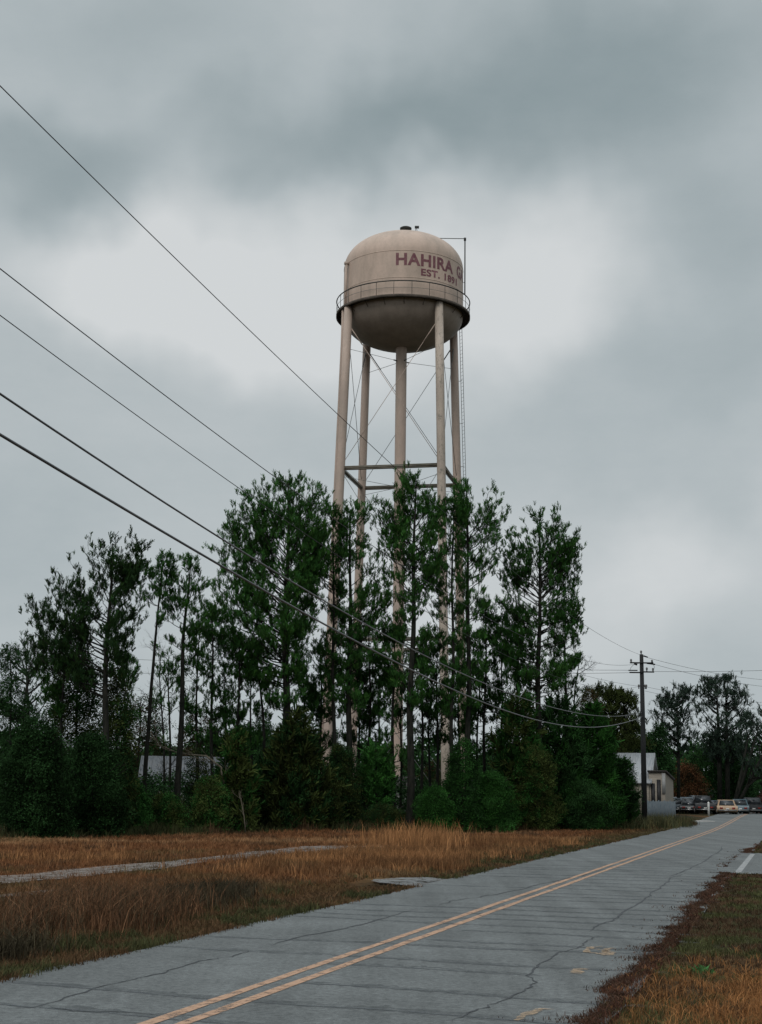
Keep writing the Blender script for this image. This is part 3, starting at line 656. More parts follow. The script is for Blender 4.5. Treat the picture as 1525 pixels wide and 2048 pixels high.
# ------------------------------------------------------------------ tall pines
pine('broad dark pine standing tallest at the left end of the wood', [(208, 1668), (212, 1400), (217, 1233)], 62,
     [(1075, 185, 265), (1095, 172, 276), (1125, 160, 275), (1150, 128, 272), (1180, 100, 272), (1210, 82, 280), (1240, 66, 270), (1275, 60, 258), (1320, 56, 255), (1370, 80, 250)], 15, 1.15, DEEP*1.15)
pine('slim pine with a narrow tuft of crown, left of its forked neighbour', [(288, 1640), (300, 1380), (314, 1260), (322, 1180)], 66,
     [(1118, 312, 328), (1140, 298, 345), (1180, 292, 342), (1220, 272, 330), (1262, 268, 325)], 9, 1.3, GREEN)
pine('forked slim pine just right of the narrow tufted pine', [(356, 1640), (362, 1400), (368, 1280), (378, 1180)], 66.5,
     [(1118, 372, 388), (1140, 355, 398), (1180, 345, 408), (1220, 330, 410), (1260, 322, 408), (1300, 335, 405)], 13, 1.2, GREEN)
pine('massive broad crowned pine to the left of the water tower', [(572, 1660), (572, 1400), (571, 1240), (575, 1100)], 72,
     [(957, 568, 612), (972, 550, 622), (988, 502, 650), (1015, 497, 654), (1045, 462, 652), (1065, 455, 645), (1095, 440, 650), (1118, 422, 655), (1150, 430, 640), (1195, 422, 632), (1240, 405, 630), (1290, 415, 600), (1340, 500, 600), (1420, 540, 590)], 18, 1.35, GREEN*1.2)
pine('slender pine rising in front of the left tower leg', [(668, 1660), (668, 1400), (666, 1180)], 74,
     [(1018, 652, 684), (1040, 645, 690), (1080, 634, 690), (1120, 618, 690), (1165, 612, 688), (1210, 620, 686), (1270, 625, 690), (1340, 640, 690), (1420, 650, 686)], 8, 1.3, GREEN)
pine('twin stemmed pine between the two left tower legs', [(697, 1662), (699, 1400), (700, 1180)], 74.5,
     [(1010, 690, 738), (1035, 680, 748), (1065, 688, 752), (1110, 684, 768), (1160, 674, 778), (1210, 668, 782), (1255, 680, 775), (1310, 684, 750), (1380, 680, 728), (1430, 688, 712)], 13, 1.15, GREEN*1.2)
pine('dense pine rising in front of the central riser pipe', [(820, 1664), (822, 1400), (828, 1180), (830, 1060)], 75,
     [(953, 812, 846), (968, 806, 852), (990, 784, 856), (1015, 782, 878), (1050, 766, 884), (1090, 756, 888), (1130, 764, 880), (1165, 775, 865), (1200, 790, 850), (1240, 798, 842), (1300, 782, 862), (1350, 788, 856), (1420, 805, 840)], 15, 1.5, GREEN*1.2)
pine('thin pine squeezed between the riser pine and its right neighbour', [(905, 1640), (905, 1400), (906, 1200)], 76,
     [(1000, 890, 922), (1035, 880, 922), (1090, 874, 925), (1150, 868, 928), (1200, 876, 928), (1270, 878, 930), (1350, 882, 926), (1430, 888, 918)], 8, 1.3, GREEN*.95)
pine('straight pine rising in front of the right tower leg', [(938, 1655), (937, 1400), (937, 1180), (934, 1050)], 77,
     [(965, 928, 945), (975, 925, 970), (1000, 918, 996), (1040, 920, 1000), (1085, 918, 1000), (1130, 924, 988), (1165, 920, 990), (1200, 925, 1005), (1250, 925, 965), (1330, 918, 968), (1420, 925, 950)], 12, 1.25, GREEN*1.2)
pine('large pine standing apart at the right of the water tower', [(1077, 1650), (1078, 1400), (1079, 1200), (1082, 1100)], 80,
     [(1030, 1062, 1108), (1048, 1030, 1130), (1065, 1018, 1155), (1090, 1014, 1160), (1120, 1008, 1156), (1160, 1006, 1158), (1200, 1012, 1150), (1240, 1008, 1158), (1280, 998, 1158), (1330, 990, 1152), (1380, 1010, 1150)], 14, 1.1, GREEN)
# second rank: thinner trees showing between the tall ones
SG = 'thin younger pines between the tall ones'
for (bx, tx_, top, lo, hw, Yd, w_, d_, lab) in [
    (425, 424, 1200, 1480, 38, 70, 7, 1.0, 'bright green young pine right of the forked slim pine'),
    (474, 478, 1262, 1500, 34, 71, 8, .9, 'short pine with a level crown at the foot of the massive pine, left side'),
    (536, 516, 1290, 1450, 30, 72.5, 8, .7, 'leaning thin pine just left of the massive pine trunk'),
    (640, 642, 1290, 1500, 30, 78, 6, .9, 'thin pine right of the massive pine trunk'),
    (738, 740, 1228, 1480, 34, 78, 6, .8, 'wispy pine between the twin stemmed pine and the riser pipe'),
    (786, 788, 1262, 1520, 26, 76, 8, .8, 'leaning pine stem left of the riser pine trunk'),
    (846, 842, 1300, 1470, 24, 79, 6, .6, 'thin leaning pine stem right of the riser pine trunk'),
    (874, 876, 1270, 1480, 30, 80, 6, .9, 'thin pine in front of the right front tower leg'),
    (968, 972, 1205, 1470, 34, 82, 6, .8, 'wispy pine right of the straight pine by the right tower leg'),
    (1034, 1036, 1236, 1470, 34, 82, 7, .8, 'small pine close on the left of the lone large pine'),
    (120, 128, 1290, 1480, 46, 64, 8, .9, 'shaggy pine behind the broad dark pine at the left'),
    (250, 252, 1330, 1490, 30, 70, 5, .8, 'low wispy pine in the gap right of the broad dark pine'),
    (340, 338, 1300, 1500, 30, 74, 5, .6, 'wispy brownish pine between the two slim pines'),
    (392, 396, 1255, 1490, 32, 75, 6, .8, 'wispy pine just behind the forked slim pine, on its right'),
    (450, 450, 1330, 1520, 36, 73, 6, .9, 'bushy low pine left of the short level crowned pine'),
    (505, 502, 1340, 1500, 34, 76, 6, .8, 'low feathery pine between the short pine and the leaning pine'),
    (606, 608, 1335, 1500, 28, 79, 5, .7, 'low feathery pine close right of the massive pine trunk'),
    (718, 716, 1330, 1520, 30, 79, 5, .9, 'low feathery pine between the twin stems and the wispy pine'),
    (756, 760, 1320, 1500, 28, 80, 5, .8, 'low feathery pine left of the riser pipe'),
    (800, 806, 1340, 1500, 26, 81, 5, .6, 'low feathery pine in front of the riser pipe'),
    (858, 862, 1360, 1500, 24, 82, 5, .7, 'low feathery pine just right of the riser pine trunk'),
    (920, 918, 1300, 1500, 30, 81, 5, .8, 'low feathery pine close left of the straight pine trunk'),
    (955, 958, 1330, 1510, 26, 83, 5, .8, 'low feathery pine close right of the straight pine trunk'),
    (1002, 1004, 1270, 1480, 30, 84, 6, .9, 'feathery pine midway between the straight pine and the lone large pine'),
    (1130, 1132, 1200, 1400, 28, 84, 8, 1.3, 'dense narrow pine close on the right of the lone large pine')]:
    pr = [(top, tx_-6, tx_+6), (top+22, tx_-hw*.6, tx_+hw*.6), (top+70, tx_-hw*.85, tx_+hw*.9), (top+120, tx_-hw, tx_+hw), ((top+lo)/2+30, tx_-hw*.9, tx_+hw), (lo, tx_-hw*.6, tx_+hw*.7)]
    pine(lab, [(bx, 1650), ((bx+tx_)/2, 1450), (tx_, top+40)], Yd, pr, w_, d_*(1.6 if 600 < bx < 980 else 1.0), GREEN*rng.uniform(.8, 1.1), SG, el0=5, el1=50)

# ------------------------------------------------------------------ understory, trees and shrubs at the wood's edge
UG = 'understory growth along the wood'
def hump(cx, top, w_, bot=1662, skew=0):
    h_ = bot-top
    return [(top, cx-w_*.10+skew, cx+w_*.12+skew), (top+h_*.08, cx-w_*.24+skew, cx+w_*.26+skew), (top+h_*.25, cx-w_*.38, cx+w_*.42), (top+h_*.5, cx-w_*.5, cx+w_*.48), (top+h_*.8, cx-w_*.46, cx+w_*.5), (bot, cx-w_*.4, cx+w_*.4)]
def cone(cx, top, w_, bot=1662):
    h_ = bot-top
    return [(top, cx-3, cx+3), (top+h_*.15, cx-w_*.18, cx+w_*.17), (top+h_*.4, cx-w_*.34, cx+w_*.36), (top+h_*.7, cx-w_*.48, cx+w_*.46), (top+h_*.92, cx-w_*.5, cx+w_*.5), (bot, cx-w_*.4, cx+w_*.4)]
DK = DEEP
for (nm, cat, lab, cx, Yd, pr, n, cl, c2, sz) in [
    ('broadleaf_tree', 'tree', 'dark ragged tree at the left edge of the photo', 18, 66, hump(18, 1290, 130, 1640), 520, DK, None, .55),
    ('broadleaf_tree', 'tree', 'dense dark green tree behind the broad pine at the left', 150, 66, hump(150, 1255, 150), 1150, DK, OLIVE*.7, .62),
    ('broadleaf_tree', 'tree', 'olive tinted tree right of the broad dark pine trunk', 232, 63, hump(232, 1340, 100), 800, OLIVE*.7, DK, .55),
    ('evergreen_shrub', 'shrub', 'big black green shrub at the foot of the wood, far left', 70, 56, hump(70, 1440, 190, 1672), 1300, DK*.8, None, .55),
    ('evergreen_shrub', 'shrub', 'broad dark shrub right below the broad dark pine', 190, 59.5, hump(180, 1470, 190, 1668), 1300, DK*.85, None, .55),
    ('evergreen_shrub', 'shrub', 'green shrub hiding the left end of the metal roofed shed', 262, 64, hump(262, 1560, 110, 1664), 560, GREEN*.75, None, .5),
    ('evergreen_shrub', 'shrub', 'low green bush below the metal roofed shed', 330, 66, hump(330, 1588, 130, 1664), 560, GREEN*.85, OLIVE, .45),
    ('evergreen_shrub', 'shrub', 'loose leafed bush screening the right half of the metal roofed shed', 396, 70, hump(396, 1500, 90, 1650), 170, OLIVE*.6, DK, .5),
    ('evergreen_shrub', 'shrub', 'yellow green bush right of the metal roofed shed', 418, 67, hump(418, 1556, 120, 1664), 620, OLIVE*.9, GREEN, .48),
    ('young_pine', 'pine tree', 'small yellow green pine below the short pine by the massive pine', 470, 68, cone(470, 1460, 130, 1662), 700, OLIVE*.9, GREEN*.8, .55),
    ('young_pine', 'pine tree', 'wide low pine with layered boughs under the massive pine', 590, 70.5, cone(590, 1425, 230, 1664), 1700, OLIVE*.62, DK, .62),
    ('evergreen_shrub', 'shrub', 'dark thicket under the twin stemmed pine', 680, 73, hump(680, 1490, 120, 1664), 800, DK, OLIVE*.6, .55),
    ('young_pine', 'pine tree', 'fresh green young pine just left of the riser pipe foot', 752, 74, hump(752, 1496, 100, 1620), 420, FRESH*.8, GREEN, .5),
    ('evergreen_shrub', 'shrub', 'dark low bush below the fresh green young pine', 765, 72.5, hump(765, 1610, 130, 1664), 420, DK*1.1, OLIVE*.6, .42),
    ('evergreen_shrub', 'shrub', 'bright green low bush right of the riser pine trunk', 868, 74, hump(868, 1572, 110, 1664), 600, FRESH*.7, GREEN*.8, .45),
    ('evergreen_shrub', 'shrub', 'dark green bush in front of the straight pine foot', 925, 75, hump(925, 1480, 110, 1664), 820, GREEN*.75, DK, .52),
    ('cedar_tree', 'cedar', 'tall rounded cedar left of the lone large pine trunk', 1030, 79, hump(1035, 1392, 130, 1662), 1200, GREEN*.72, OLIVE*.75, .6),
    ('evergreen_shrub', 'shrub', 'green shrub with a light top at the foot of the rounded cedar', 985, 76, hump(985, 1545, 130, 1664), 900, GREEN*.85, FRESH*.6, .5),
    ('cedar_tree', 'cedar', 'dark broad cedar right of the lone large pine trunk', 1120, 81, hump(1115, 1400, 170, 1660), 1600, DK*1.15, GREEN*.8, .62),
    ('evergreen_shrub', 'shrub', 'greyish green shrub in front of the dark broad cedar', 1075, 78, hump(1075, 1492, 120, 1662), 850, OLIVE*.8, GREEN*.75, .5),
    ('cedar_tree', 'cedar', 'feathery bright green cedar leaning over the dark broad cedar', 1190, 84, cone(1186, 1408, 170, 1655), 1500, FRESH*.62, GREEN*.7, .58),
    ('cedar_tree', 'cedar', 'black green cedar at the right end of the wood', 1228, 87, hump(1222, 1512, 120, 1652), 1150, DK, GREEN*.6, .55),
    ('evergreen_shrub', 'shrub', 'low dark shrub before the cedars near the road', 1160, 80, hump(1160, 1560, 170, 1660), 1100, DK*1.1, GREEN*.7, .5),
    ('broadleaf_tree', 'tree', 'brownish autumn tree behind the bright green cedar', 1176, 92, hump(1176, 1376, 120, 1640), 800, BRONZE*.62, OLIVE*.8, .6),
    ('evergreen_shrub', 'shrub', 'small dark shrub left of the utility pole foot', 1258, 91, hump(1254, 1522, 66, 1650), 520, DK, GREEN*.6, .45),
    ]:
    bushy(nm, lab, cat, cx, Yd, pr, int(n*1.2), cl, sz*.95, UG, col2=c2, T=(TB if 'pine' not in nm and 'cedar' not in nm else TB[:3]+TN[:2]))
bare('bare_tree', 'leafless pale tree leaning left over the metal roofed shed', 'tree', [(446, 1600), (443, 1535), (412, 1512), (360, 1508), (318, 1490), (300, 1462)], 67.5, .055, 2, .45, seed=3, twig_len=.7)
bare('bare_tree', 'leafless twiggy tree showing at the right edge of the lone large pine', 'tree', [(1150, 1640), (1148, 1450), (1150, 1380), (1160, 1320)], 88, .07, 5, .55, 'bark', .75, seed=5)
bare('bare_tree', 'leafless twiggy brown tree at the left edge beyond the shrubs', 'tree', [(40, 1640), (42, 1480), (52, 1380), (60, 1330)], 75, .08, 5, .6, 'bark', .9, seed=8)
bare('bare_tree', 'leafless brown tree behind the forked slim pine', 'tree', [(330, 1640), (328, 1480), (322, 1400), (318, 1340)], 80, .07, 5, .6, 'bark', .9, seed=9)
bare('dead_sapling', 'small grey forked sapling under the short pine', 'tree', [(492, 1662), (488, 1630), (482, 1600), (478, 1590)], 66.5, .03, 2, .4, seed=12, twig_len=.3)

# ------------------------------------------------------------------ trees far behind
def round_pine(label, cx, Yd, pr, trunks, n, col=np.array([.024, .040, .028]), sz=.8, group='tall pines beyond the road end', w_=.2):
    Zs, Lx, Rx = prof_fn(pr, Yd); x0 = at(trunks[0][0], 1600, Yd)[0]; bz = gzf(x0, Yd); origin = np.array([x0, Yd, bz])
    root = empty('pine_tree', origin, 0, label, 'pine tree', group)
    q = MB(); bx = []
    for (b, t_, ty) in trunks:
        P0 = at(b, 1600, Yd); P0[2] = bz; P1 = at(t_, ty, Yd); q.tube(np.array([P0, (P0+P1)/2+[.1, 0, 0], P1])-origin, [w_, w_*.8, .05], 7); bx.append((P0, P1))
    q.build('trunk', M['bark'], root, smooth=True)
    nn = int(n/24); zg = np.linspace(Zs[0], Zs[-1], 50); wg = np.interp(zg, Zs, Rx-Lx); pz = np.cumsum(wg)/wg.sum(); br = MB(); P = []; D = []
    for i in range(nn):
        z = np.interp(rng.random(), pz, zg); l = np.interp(z, Zs, Lx); r_ = np.interp(z, Zs, Rx); a = i*2.399
        tip = np.array([(l+r_)/2+math.cos(a)*(r_-l)/2*rng.uniform(.5, .95), Yd+math.sin(a)*(r_-l)/2*.8, z])
        P0, P1 = bx[int(np.argmin([abs(tip[0]-(b0[0]+b1[0])/2) for b0, b1 in bx]))]
        zs = min(max(z-abs(tip[0]-P1[0])*.7-.5, bz+2), P1[2]-.2); f = (zs-bz)/(P1[2]-bz); p0 = P0+(P1-P0)*f
        br.tube(np.array([p0, (p0+tip)/2+[0, 0, -.2], tip])-origin, [.09, .06, .03], 4, False)
        for k in range(14):
            P.append(tip+rng.normal(0, .50, 3)*[1, 1, .38]-origin); D.append([rng.normal(0, .4), rng.normal(0, .4), 1])
    for P0, P1 in bx: br.tube(np.array([P0+(P1-P0)*.3, (P0+P1)/2+[.1, 0, 0], P1])-origin, .03, 4, False)
    br.build('branches', M['bark'], root)
    c = MB(); P = np.array(P); put_clumps(c, P, D, rng.uniform(.5, .95, len(P))*sz, col[None]*rng.uniform(.6, 1.5, (len(P), 1)), TN[:3]+TB[:2]); c.build('crown', M['leaf'], root, fix=False)
    return root
round_pine('flat topped round pine nearest the utility pole on its right', 1355, 150, [(1374, 1335, 1375), (1392, 1318, 1388), (1420, 1300, 1395), (1450, 1302, 1392), (1480, 1318, 1385), (1500, 1330, 1375)], [(1357, 1354, 1385)], 1300, sz=.75)
round_pine('tallest twin trunked round pine at the far right', 1450, 160, [(1354, 1420, 1462), (1368, 1400, 1472), (1388, 1392, 1496), (1420, 1392, 1505), (1460, 1400, 1502), (1495, 1410, 1496), (1530, 1420, 1470)], [(1440, 1434, 1370), (1455, 1452, 1385)], 2300, sz=.8, w_=.3)
round_pine('spreading oak like tree arching at the right edge', 1500, 150, [(1425, 1500, 1540), (1450, 1488, 1560), (1480, 1480, 1580), (1510, 1476, 1580), (1545, 1500, 1570)], [(1462, 1520, 1450), (1466, 1545, 1470), (1464, 1498, 1470)], 1000, sz=.75, w_=.22)
round_pine('scraggy pine just behind the utility pole on its left', 1225, 125, [(1372, 1196, 1214), (1385, 1188, 1250), (1410, 1186, 1268), (1440, 1180, 1280), (1480, 1196, 1285), (1520, 1200, 1290)], [(1236, 1222, 1395)], 2600, OLIVE*.6, .75)
round_pine('hazy pine showing at the left behind the ragged dark tree', 60, 120, [(1288, 20, 70), (1310, 4, 90), (1350, -10, 100), (1400, -10, 110), (1450, 0, 110)], [(60, 52, 1310)], 800, DK*1.2, .75)
FG = 'background trees behind the water tower and road end'
for (lab, cx, Yd, pr, n, cl, c2) in [
    ('dark tree behind the metal roof of the white house', 1268, 138, hump(1268, 1452, 120, 1600), 900, DK, None),
    ('dark tree between the round pine and the white house', 1318, 145, hump(1318, 1452, 70, 1600), 500, DK, None),
    ('green tree under the flat topped round pine', 1300, 148, hump(1300, 1470, 120, 1600), 700, GREEN*.7, None),
    ('dark thick tree under the tallest round pine', 1410, 166, hump(1412, 1495, 120, 1625), 900, DK, GREEN*.6),
    ('rust red leaved tree behind the parked cars', 1372, 158, hump(1372, 1528, 110, 1625), 800, np.array([.105, .048, .022]), BRONZE*.5),
    ('black green tree mass right of the tan sedan', 1470, 166, hump(1470, 1515, 100, 1628), 900, DK*.8, None),
    ('reddish shrub at the far right edge', 1530, 160, hump(1530, 1588, 60, 1632), 300, np.array([.08, .04, .035]), None),
    ('distant grey green tree at the far right edge', 1525, 190, hump(1525, 1510, 110, 1625), 420, DK*1.2, None),
    ('distant dark tree seen between the left pines', 270, 120, hump(280, 1392, 170, 1620), 700, DK, BRONZE*.4),
    ('distant brownish tree left of the massive pine', 400, 125, hump(400, 1420, 150, 1620), 600, BRONZE*.45, DK),
    ('distant dark tree seen past the massive pine', 520, 128, hump(520, 1440, 170, 1620), 650, DK, None),
    ('distant tree behind the left tower legs', 650, 130, hump(650, 1452, 150, 1620), 500, DK, GREEN*.6),
    ('distant tree behind the riser pipe foot', 770, 132, hump(770, 1490, 130, 1620), 500, DK, BRONZE*.5),
    ('distant tree behind the right tower legs', 885, 132, hump(885, 1520, 130, 1620), 500, DK, BRONZE*.5),
    ('distant tree right of the straight pine', 985, 130, hump(985, 1470, 130, 1620), 500, DK, None)]:
    bushy('broadleaf_tree', lab, 'tree', cx, Yd, pr, n, cl, .95, FG, col2=c2, trunk_r=.18, hollow=.4)
# the far wood, one mass
q = MB(); n = 15000
X = rng.uniform(-120, 150, n); Y = rng.uniform(205, 240, n)
topz = 5.5+4.5*vnoise(X, Y*0, 9, 31)+2.5*vnoise(X, Y*0, 3, 32); Z = rng.random(n)**.8*topz
put_clumps(q, np.stack([X, Y, Z], -1), np.tile([0, 0, 1.], (n, 1))+rng.normal(0, .4, (n, 3)), rng.uniform(1.2, 2.0, n), DK[None]*rng.uniform(.6, 1.7, (n, 1)), TFar)
tag(q.build('far_wood', M['leaf'], fix=False), 'dark low band of woodland on the horizon', 'woodland', kind='stuff')
q = MB(); n = 14000
X = rng.uniform(-40, 24, n); Y = TREE_Y(X)+rng.uniform(3, 40, n); Z = gz(X, Y)+rng.random(n)**1.1*(1.6+1.6*vnoise(X, Y, 3, 33)); k = (np.hypot(X-1.4, Y-109.7) > 8) & (X-RD*Y < TL-5) & (X < 14); X, Y, Z = X[k], Y[k], Z[k]; n = len(X)
put_clumps(q, np.stack([X, Y, Z], -1), np.tile([0, 0, 1.], (n, 1))+rng.normal(0, .5, (n, 3)), rng.uniform(.5, .95, n), (DK*.9)[None]*rng.uniform(.6, 1.7, (n, 1)), TB)
tag(q.build('underbrush', M['leaf'], fix=False), 'dark tangled underbrush filling the floor of the wood', 'underbrush', kind='stuff')

# ------------------------------------------------------------------ water tower
TX, TY, SHX = 1.43, 109.6, .10; tz0 = gzf(TX, TY); RT = 4.74
tower = empty('water_tower', (TX, TY, 0), 0, 'tan legged water tower with HAHIRA GA lettering rising behind the pines', 'water tower')
prof = [(RT, 39.0)]+[(RT, z) for z in (39.9, 40.8, 41.7, 42.6)]+[(RT*math.cos(a)**.92, 42.8+2.84*math.sin(a)) for a in np.linspace(.0, 1.555, 26)]+[(0.001, 45.64)]
q = MB(); q.lathe(prof, k=96); tank = q.build('tank', M['tank'], tower, smooth=True); tank.location.x = SHX
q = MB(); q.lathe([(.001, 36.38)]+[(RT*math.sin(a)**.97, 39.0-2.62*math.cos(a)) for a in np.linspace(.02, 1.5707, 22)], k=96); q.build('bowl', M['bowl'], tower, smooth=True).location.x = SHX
q = MB()
for zz_ in (40.55, 42.72): q.lathe([(RT+.001, zz_-.03), (RT+.018, zz_-.02), (RT+.018, zz_+.02), (RT+.001, zz_+.03)], k=96)
q.build('weld_seam', M['tank'], tank, smooth=True)
# balcony
q = MB(); q.lathe([(RT-.02, 39.02), (5.30, 39.02), (5.30, 38.80), (5.24, 38.80), (5.24, 38.94), (RT-.02, 38.94), (RT-.02, 39.02)], k=96); deck = q.build('balcony_deck', M['deck'], tower); deck.location.x = SHX
q = MB()
for i in range(20):
    a = i*math.pi/10; c, s = math.cos(a), math.sin(a); q = MB(); q.tube([(RT*.985*c, RT*.985*s, 38.45), (5.1*c, 5.1*s, 38.9)], .025, 4); q.build('deck_bracket', M['deck'], deck)
q = MB(); th = np.linspace(0, 2*math.pi, 97)
q.tube(np.stack([5.27*np.cos(th), 5.27*np.sin(th), 0*th+40.08], -1), .045, 6, False); rail = q.build('handrail', M['darkrail'], tower); rail.location.x = SHX
q = MB(); q.tube(np.stack([5.27*np.cos(th), 5.27*np.sin(th), 0*th+39.55], -1), .016, 5, False); q.build('mid_rail', M['rod'], rail)
for i in range(24):
    a = i*math.pi/12+.11; q = MB(); q.tube([(5.27*math.cos(a), 5.27*math.sin(a), 39.0), (5.27*math.cos(a), 5.27*math.sin(a), 40.08)], .02, 5); q.build('rail_post', M['darkrail'], rail)
# legs
LR = lambda z: 5.30+(26-z)*.0325+(.0 if z < 26 else 0)
ang = [math.atan2(106.6-TY+.1, -3.31-TX), math.atan2(105.29-TY+.1, 4.33-TX), math.atan2(112.24-TY+.1, 6.13-TX), math.atan2(113.7-TY+.1, -1.45-TX)]
def LP(i, z, dr_=0): r_ = LR(z)+dr_; return np.array([r_*math.cos(ang[i]), r_*math.sin(ang[i]), z])
for i in range(4):
    q = MB(); q.tube([LP(i, z) for z in (tz0-.1, 6, 13, 20, 26, 32, 38.85)], .325, 20); leg = q.build('leg', M['legflaked' if i == 1 else 'leg'], tower, smooth=True)
    q = MB(); b = LP(i, tz0); q.box((b[0]-.8, b[1]-.8, tz0-.3), (b[0]+.8, b[1]+.8, tz0+.35)); q.build('footing', M['concrete'], leg)
q = MB(); q.lathe([(.43, tz0-.1), (.43, 36.45)], k=32); riser = q.build('riser_pipe', M['leg'], tower, smooth=True)
q = MB(); q.lathe([(.70, tz0), (.70, tz0+1.2), (.43, tz0+1.9)], k=24); q.build('riser_collar', M['leg'], riser, smooth=True)
for z in (13, 26):
    for i in range(4):
        a, b = LP(i, z), LP((i+1) % 4, z); q = MB()
        d = (b-a)/np.linalg.norm(b-a); n_ = np.cross(d, [0, 0, 1]); n_ /= np.linalg.norm(n_)
        for dz, hw_ in ((-.11, .10), (.11, .10)):
            for sgn in (-1, 1):
                q.tube([a+d*.3+n_*hw_*sgn+[0, 0, dz], b-d*.3+n_*hw_*sgn+[0, 0, dz]], .035, 4)
        Mx = np.eye(4); Mx[:3, 0] = d; Mx[:3, 1] = n_; Mx[:3, 2] = (0, 0, 1); Mx[:3, 3] = a
        ln = np.linalg.norm(b-a); q.box((.28, -.13, -.02), (ln-.28, .13, .02), Mx); q.box((.28, -.02, -.14), (ln-.28, .02, .14), Mx)
        q.build('strut', M['strut'], tower)
for (z0, z1) in ((1.0, 13), (13, 26), (26, 37.7)):
    for i in range(4):
        for (p, r_) in ((i, (i+1) % 4), ((i+1) % 4, i)):
            a, b = LP(p, z0+.15), LP(r_, z1-.15); q = MB(); q.tube([a, b], .022, 5)
            if z1 > 30: e_ = b+(a-b)*.16; q.tube([b+(a-b)*.02, e_], .045, 6)
            q.build('tie_rod', M['leg' if z1 > 30 and i == 0 else 'rod'], tower)
for z in (13, 25.2, 35.3):
    for i in range(4):
        a = LP(i, z+.2); b = np.array([.43*math.cos(ang[i]), .43*math.sin(ang[i]), z]); q = MB(); q.tube([a, b], .018, 5); q.tube([b, b+(a-b)*.06], .05, 6); q.build('riser_rod', M['rod'], tower)
# roof vent, hatch, conduit, overflow, ladder
q = MB(); q.lathe([(.26, 45.4), (.26, 46.22), (.46, 46.30), (.47, 46.42), (.36, 46.48), (.001, 46.50)], (.24, 0, 0), k=24); q.build('roof_vent', M['darkrail'], tower, smooth=True)
q = MB(); bx_ = at(833, 463, TY)[0]-TX
for dx in (-.18, .18): q.tube([(bx_+dx, 0, 45.5), (bx_, 0, 46.62)], .02, 4)
q.box((bx_-.12, -.05, 46.42), (bx_+.22, .05, 46.62)); q.build('roof_antenna', M['darkrail'], tower)
xm = at(930.5, 500, TY)[0]-TX; zt_ = at(930, 477, TY)[2]; zb_ = at(929, 588, TY)[2]; zt_ = min(zt_, 45.9)
q = MB(); q.tube([(xm, 0, zb_), (xm, 0, zt_)], .05, 8); q.tube([(xm, 0, zt_), (2.2, 0, zt_)], .03, 6); q.box((xm-.09, -.09, zt_-.16), (xm+.09, .09, zt_+.06))
q.tube([(xm-.5, 0, zb_), (xm+.05, 0, zb_)], .05, 6); q.tube([(RT-.02, 0, 41.9), (xm, 0, 41.9)], .02, 4); q.build('cable_conduit', M['darkrail'], tower)
a = math.atan2(-.42, -.905); ov = np.array([math.cos(a), math.sin(a), 0])
q = MB(); q.tube([ov*(RT+.13)+[0, 0, 38.7], ov*(RT+.13)+[0, 0, 42.55]], .09, 10); q.tube([ov*(RT-.05)+[0, 0, 42.6], ov*(RT+.27)+[0, 0, 42.6]], .13, 10)
a = ang[0]-.13; o2 = np.array([math.cos(a), math.sin(a), 0]); q.tube([o2*(5.02)+[0, 0, 38.8], o2*5.05+[0, 0, 36], o2*5.35+[0, 0, 26], o2*5.75+[0, 0, 13], o2*6.15+[0, 0, .3]], .12, 8)
q.build('overflow_pipe', M['leg'], tower, smooth=True)
q = MB(); a = ang[2]-.085
LD = lambda z, s: np.array([(LR(z)+.42)*math.cos(a)-s*math.sin(a)*.2, (LR(z)+.42)*math.sin(a)+s*math.cos(a)*.2, z])
for s in (-1, 1): q.tube([LD(z, s) for z in (1, 13, 26, 38.9)], .022, 4)
for z in np.arange(1.3, 38.8, .3): q.tube([LD(z, -1), LD(z, 1)], .014, 3)
for z in np.arange(3, 38, 3.5): q.tube([LD(z, 0), LP(2, z, .3)], .02, 4)
q.build('ladder', M['rod'], tower)
# lettering wrapped on the shell
def letters(txt, a0, a1, z0, z1, off):
    cu = bpy.data.curves.new('t', 'FONT'); cu.body = txt; cu.size = 1; cu.offset = off; cu.resolution_u = 6; cu.space_character = 1.08
    ob = bpy.data.objects.new('t', cu); COL.objects.link(ob); bpy.context.view_layer.update()
    dg = bpy.context.evaluated_depsgraph_get(); me = bpy.data.meshes.new_from_object(ob.evaluated_get(dg)); bpy.data.objects.remove(ob)
    bm = bmesh.new(); bm.from_mesh(me); bmesh.ops.triangulate(bm, faces=bm.faces[:])
    x0 = min(v.co.x for v in bm.verts); x1 = max(v.co.x for v in bm.verts); y0 = min(v.co.y for v in bm.verts); y1 = max(v.co.y for v in bm.verts)
    for k in range(1, 60):
        xx_ = x0+(x1-x0)*k/60; bmesh.ops.bisect_plane(bm, geom=bm.verts[:]+bm.edges[:]+bm.faces[:], plane_co=(xx_, 0, 0), plane_no=(1, 0, 0))
    for v in bm.verts:
        a = a0+(a1-a0)*(v.co.x-x0)/(x1-x0); z = z0+(z1-z0)*(v.co.y-y0)/(y1-y0)
        rr_ = RT+.012
        if z > 42.8: aa = math.asin(min(1, (z-42.8)/2.84)); rr_ = RT*math.cos(aa)**.92+.015
        v.co = Vector((rr_*math.sin(a), -rr_*math.cos(a), z))
    bm.to_mesh(me); bm.free(); me.name = 'lettering'; me.materials.clear(); me.materials.append(M['maroon'])
    o = bpy.data.objects.new('lettering', me); COL.objects.link(o); o.parent = tank
zH0, zH1 = at(792, 529.5, TY-RT)[2], at(792, 505, TY-RT)[2]; zE0, zE1 = at(845, 552.5, TY-4.4)[2], at(845, 538, TY-4.4)[2]
letters('HAHIRA', R(-8), R(53), zH0, zH1, .034); letters('GA', R(60), R(79), zH0, zH1, .034); letters('EST. 1891', R(15.5), R(60), zE0, zE1, .036)

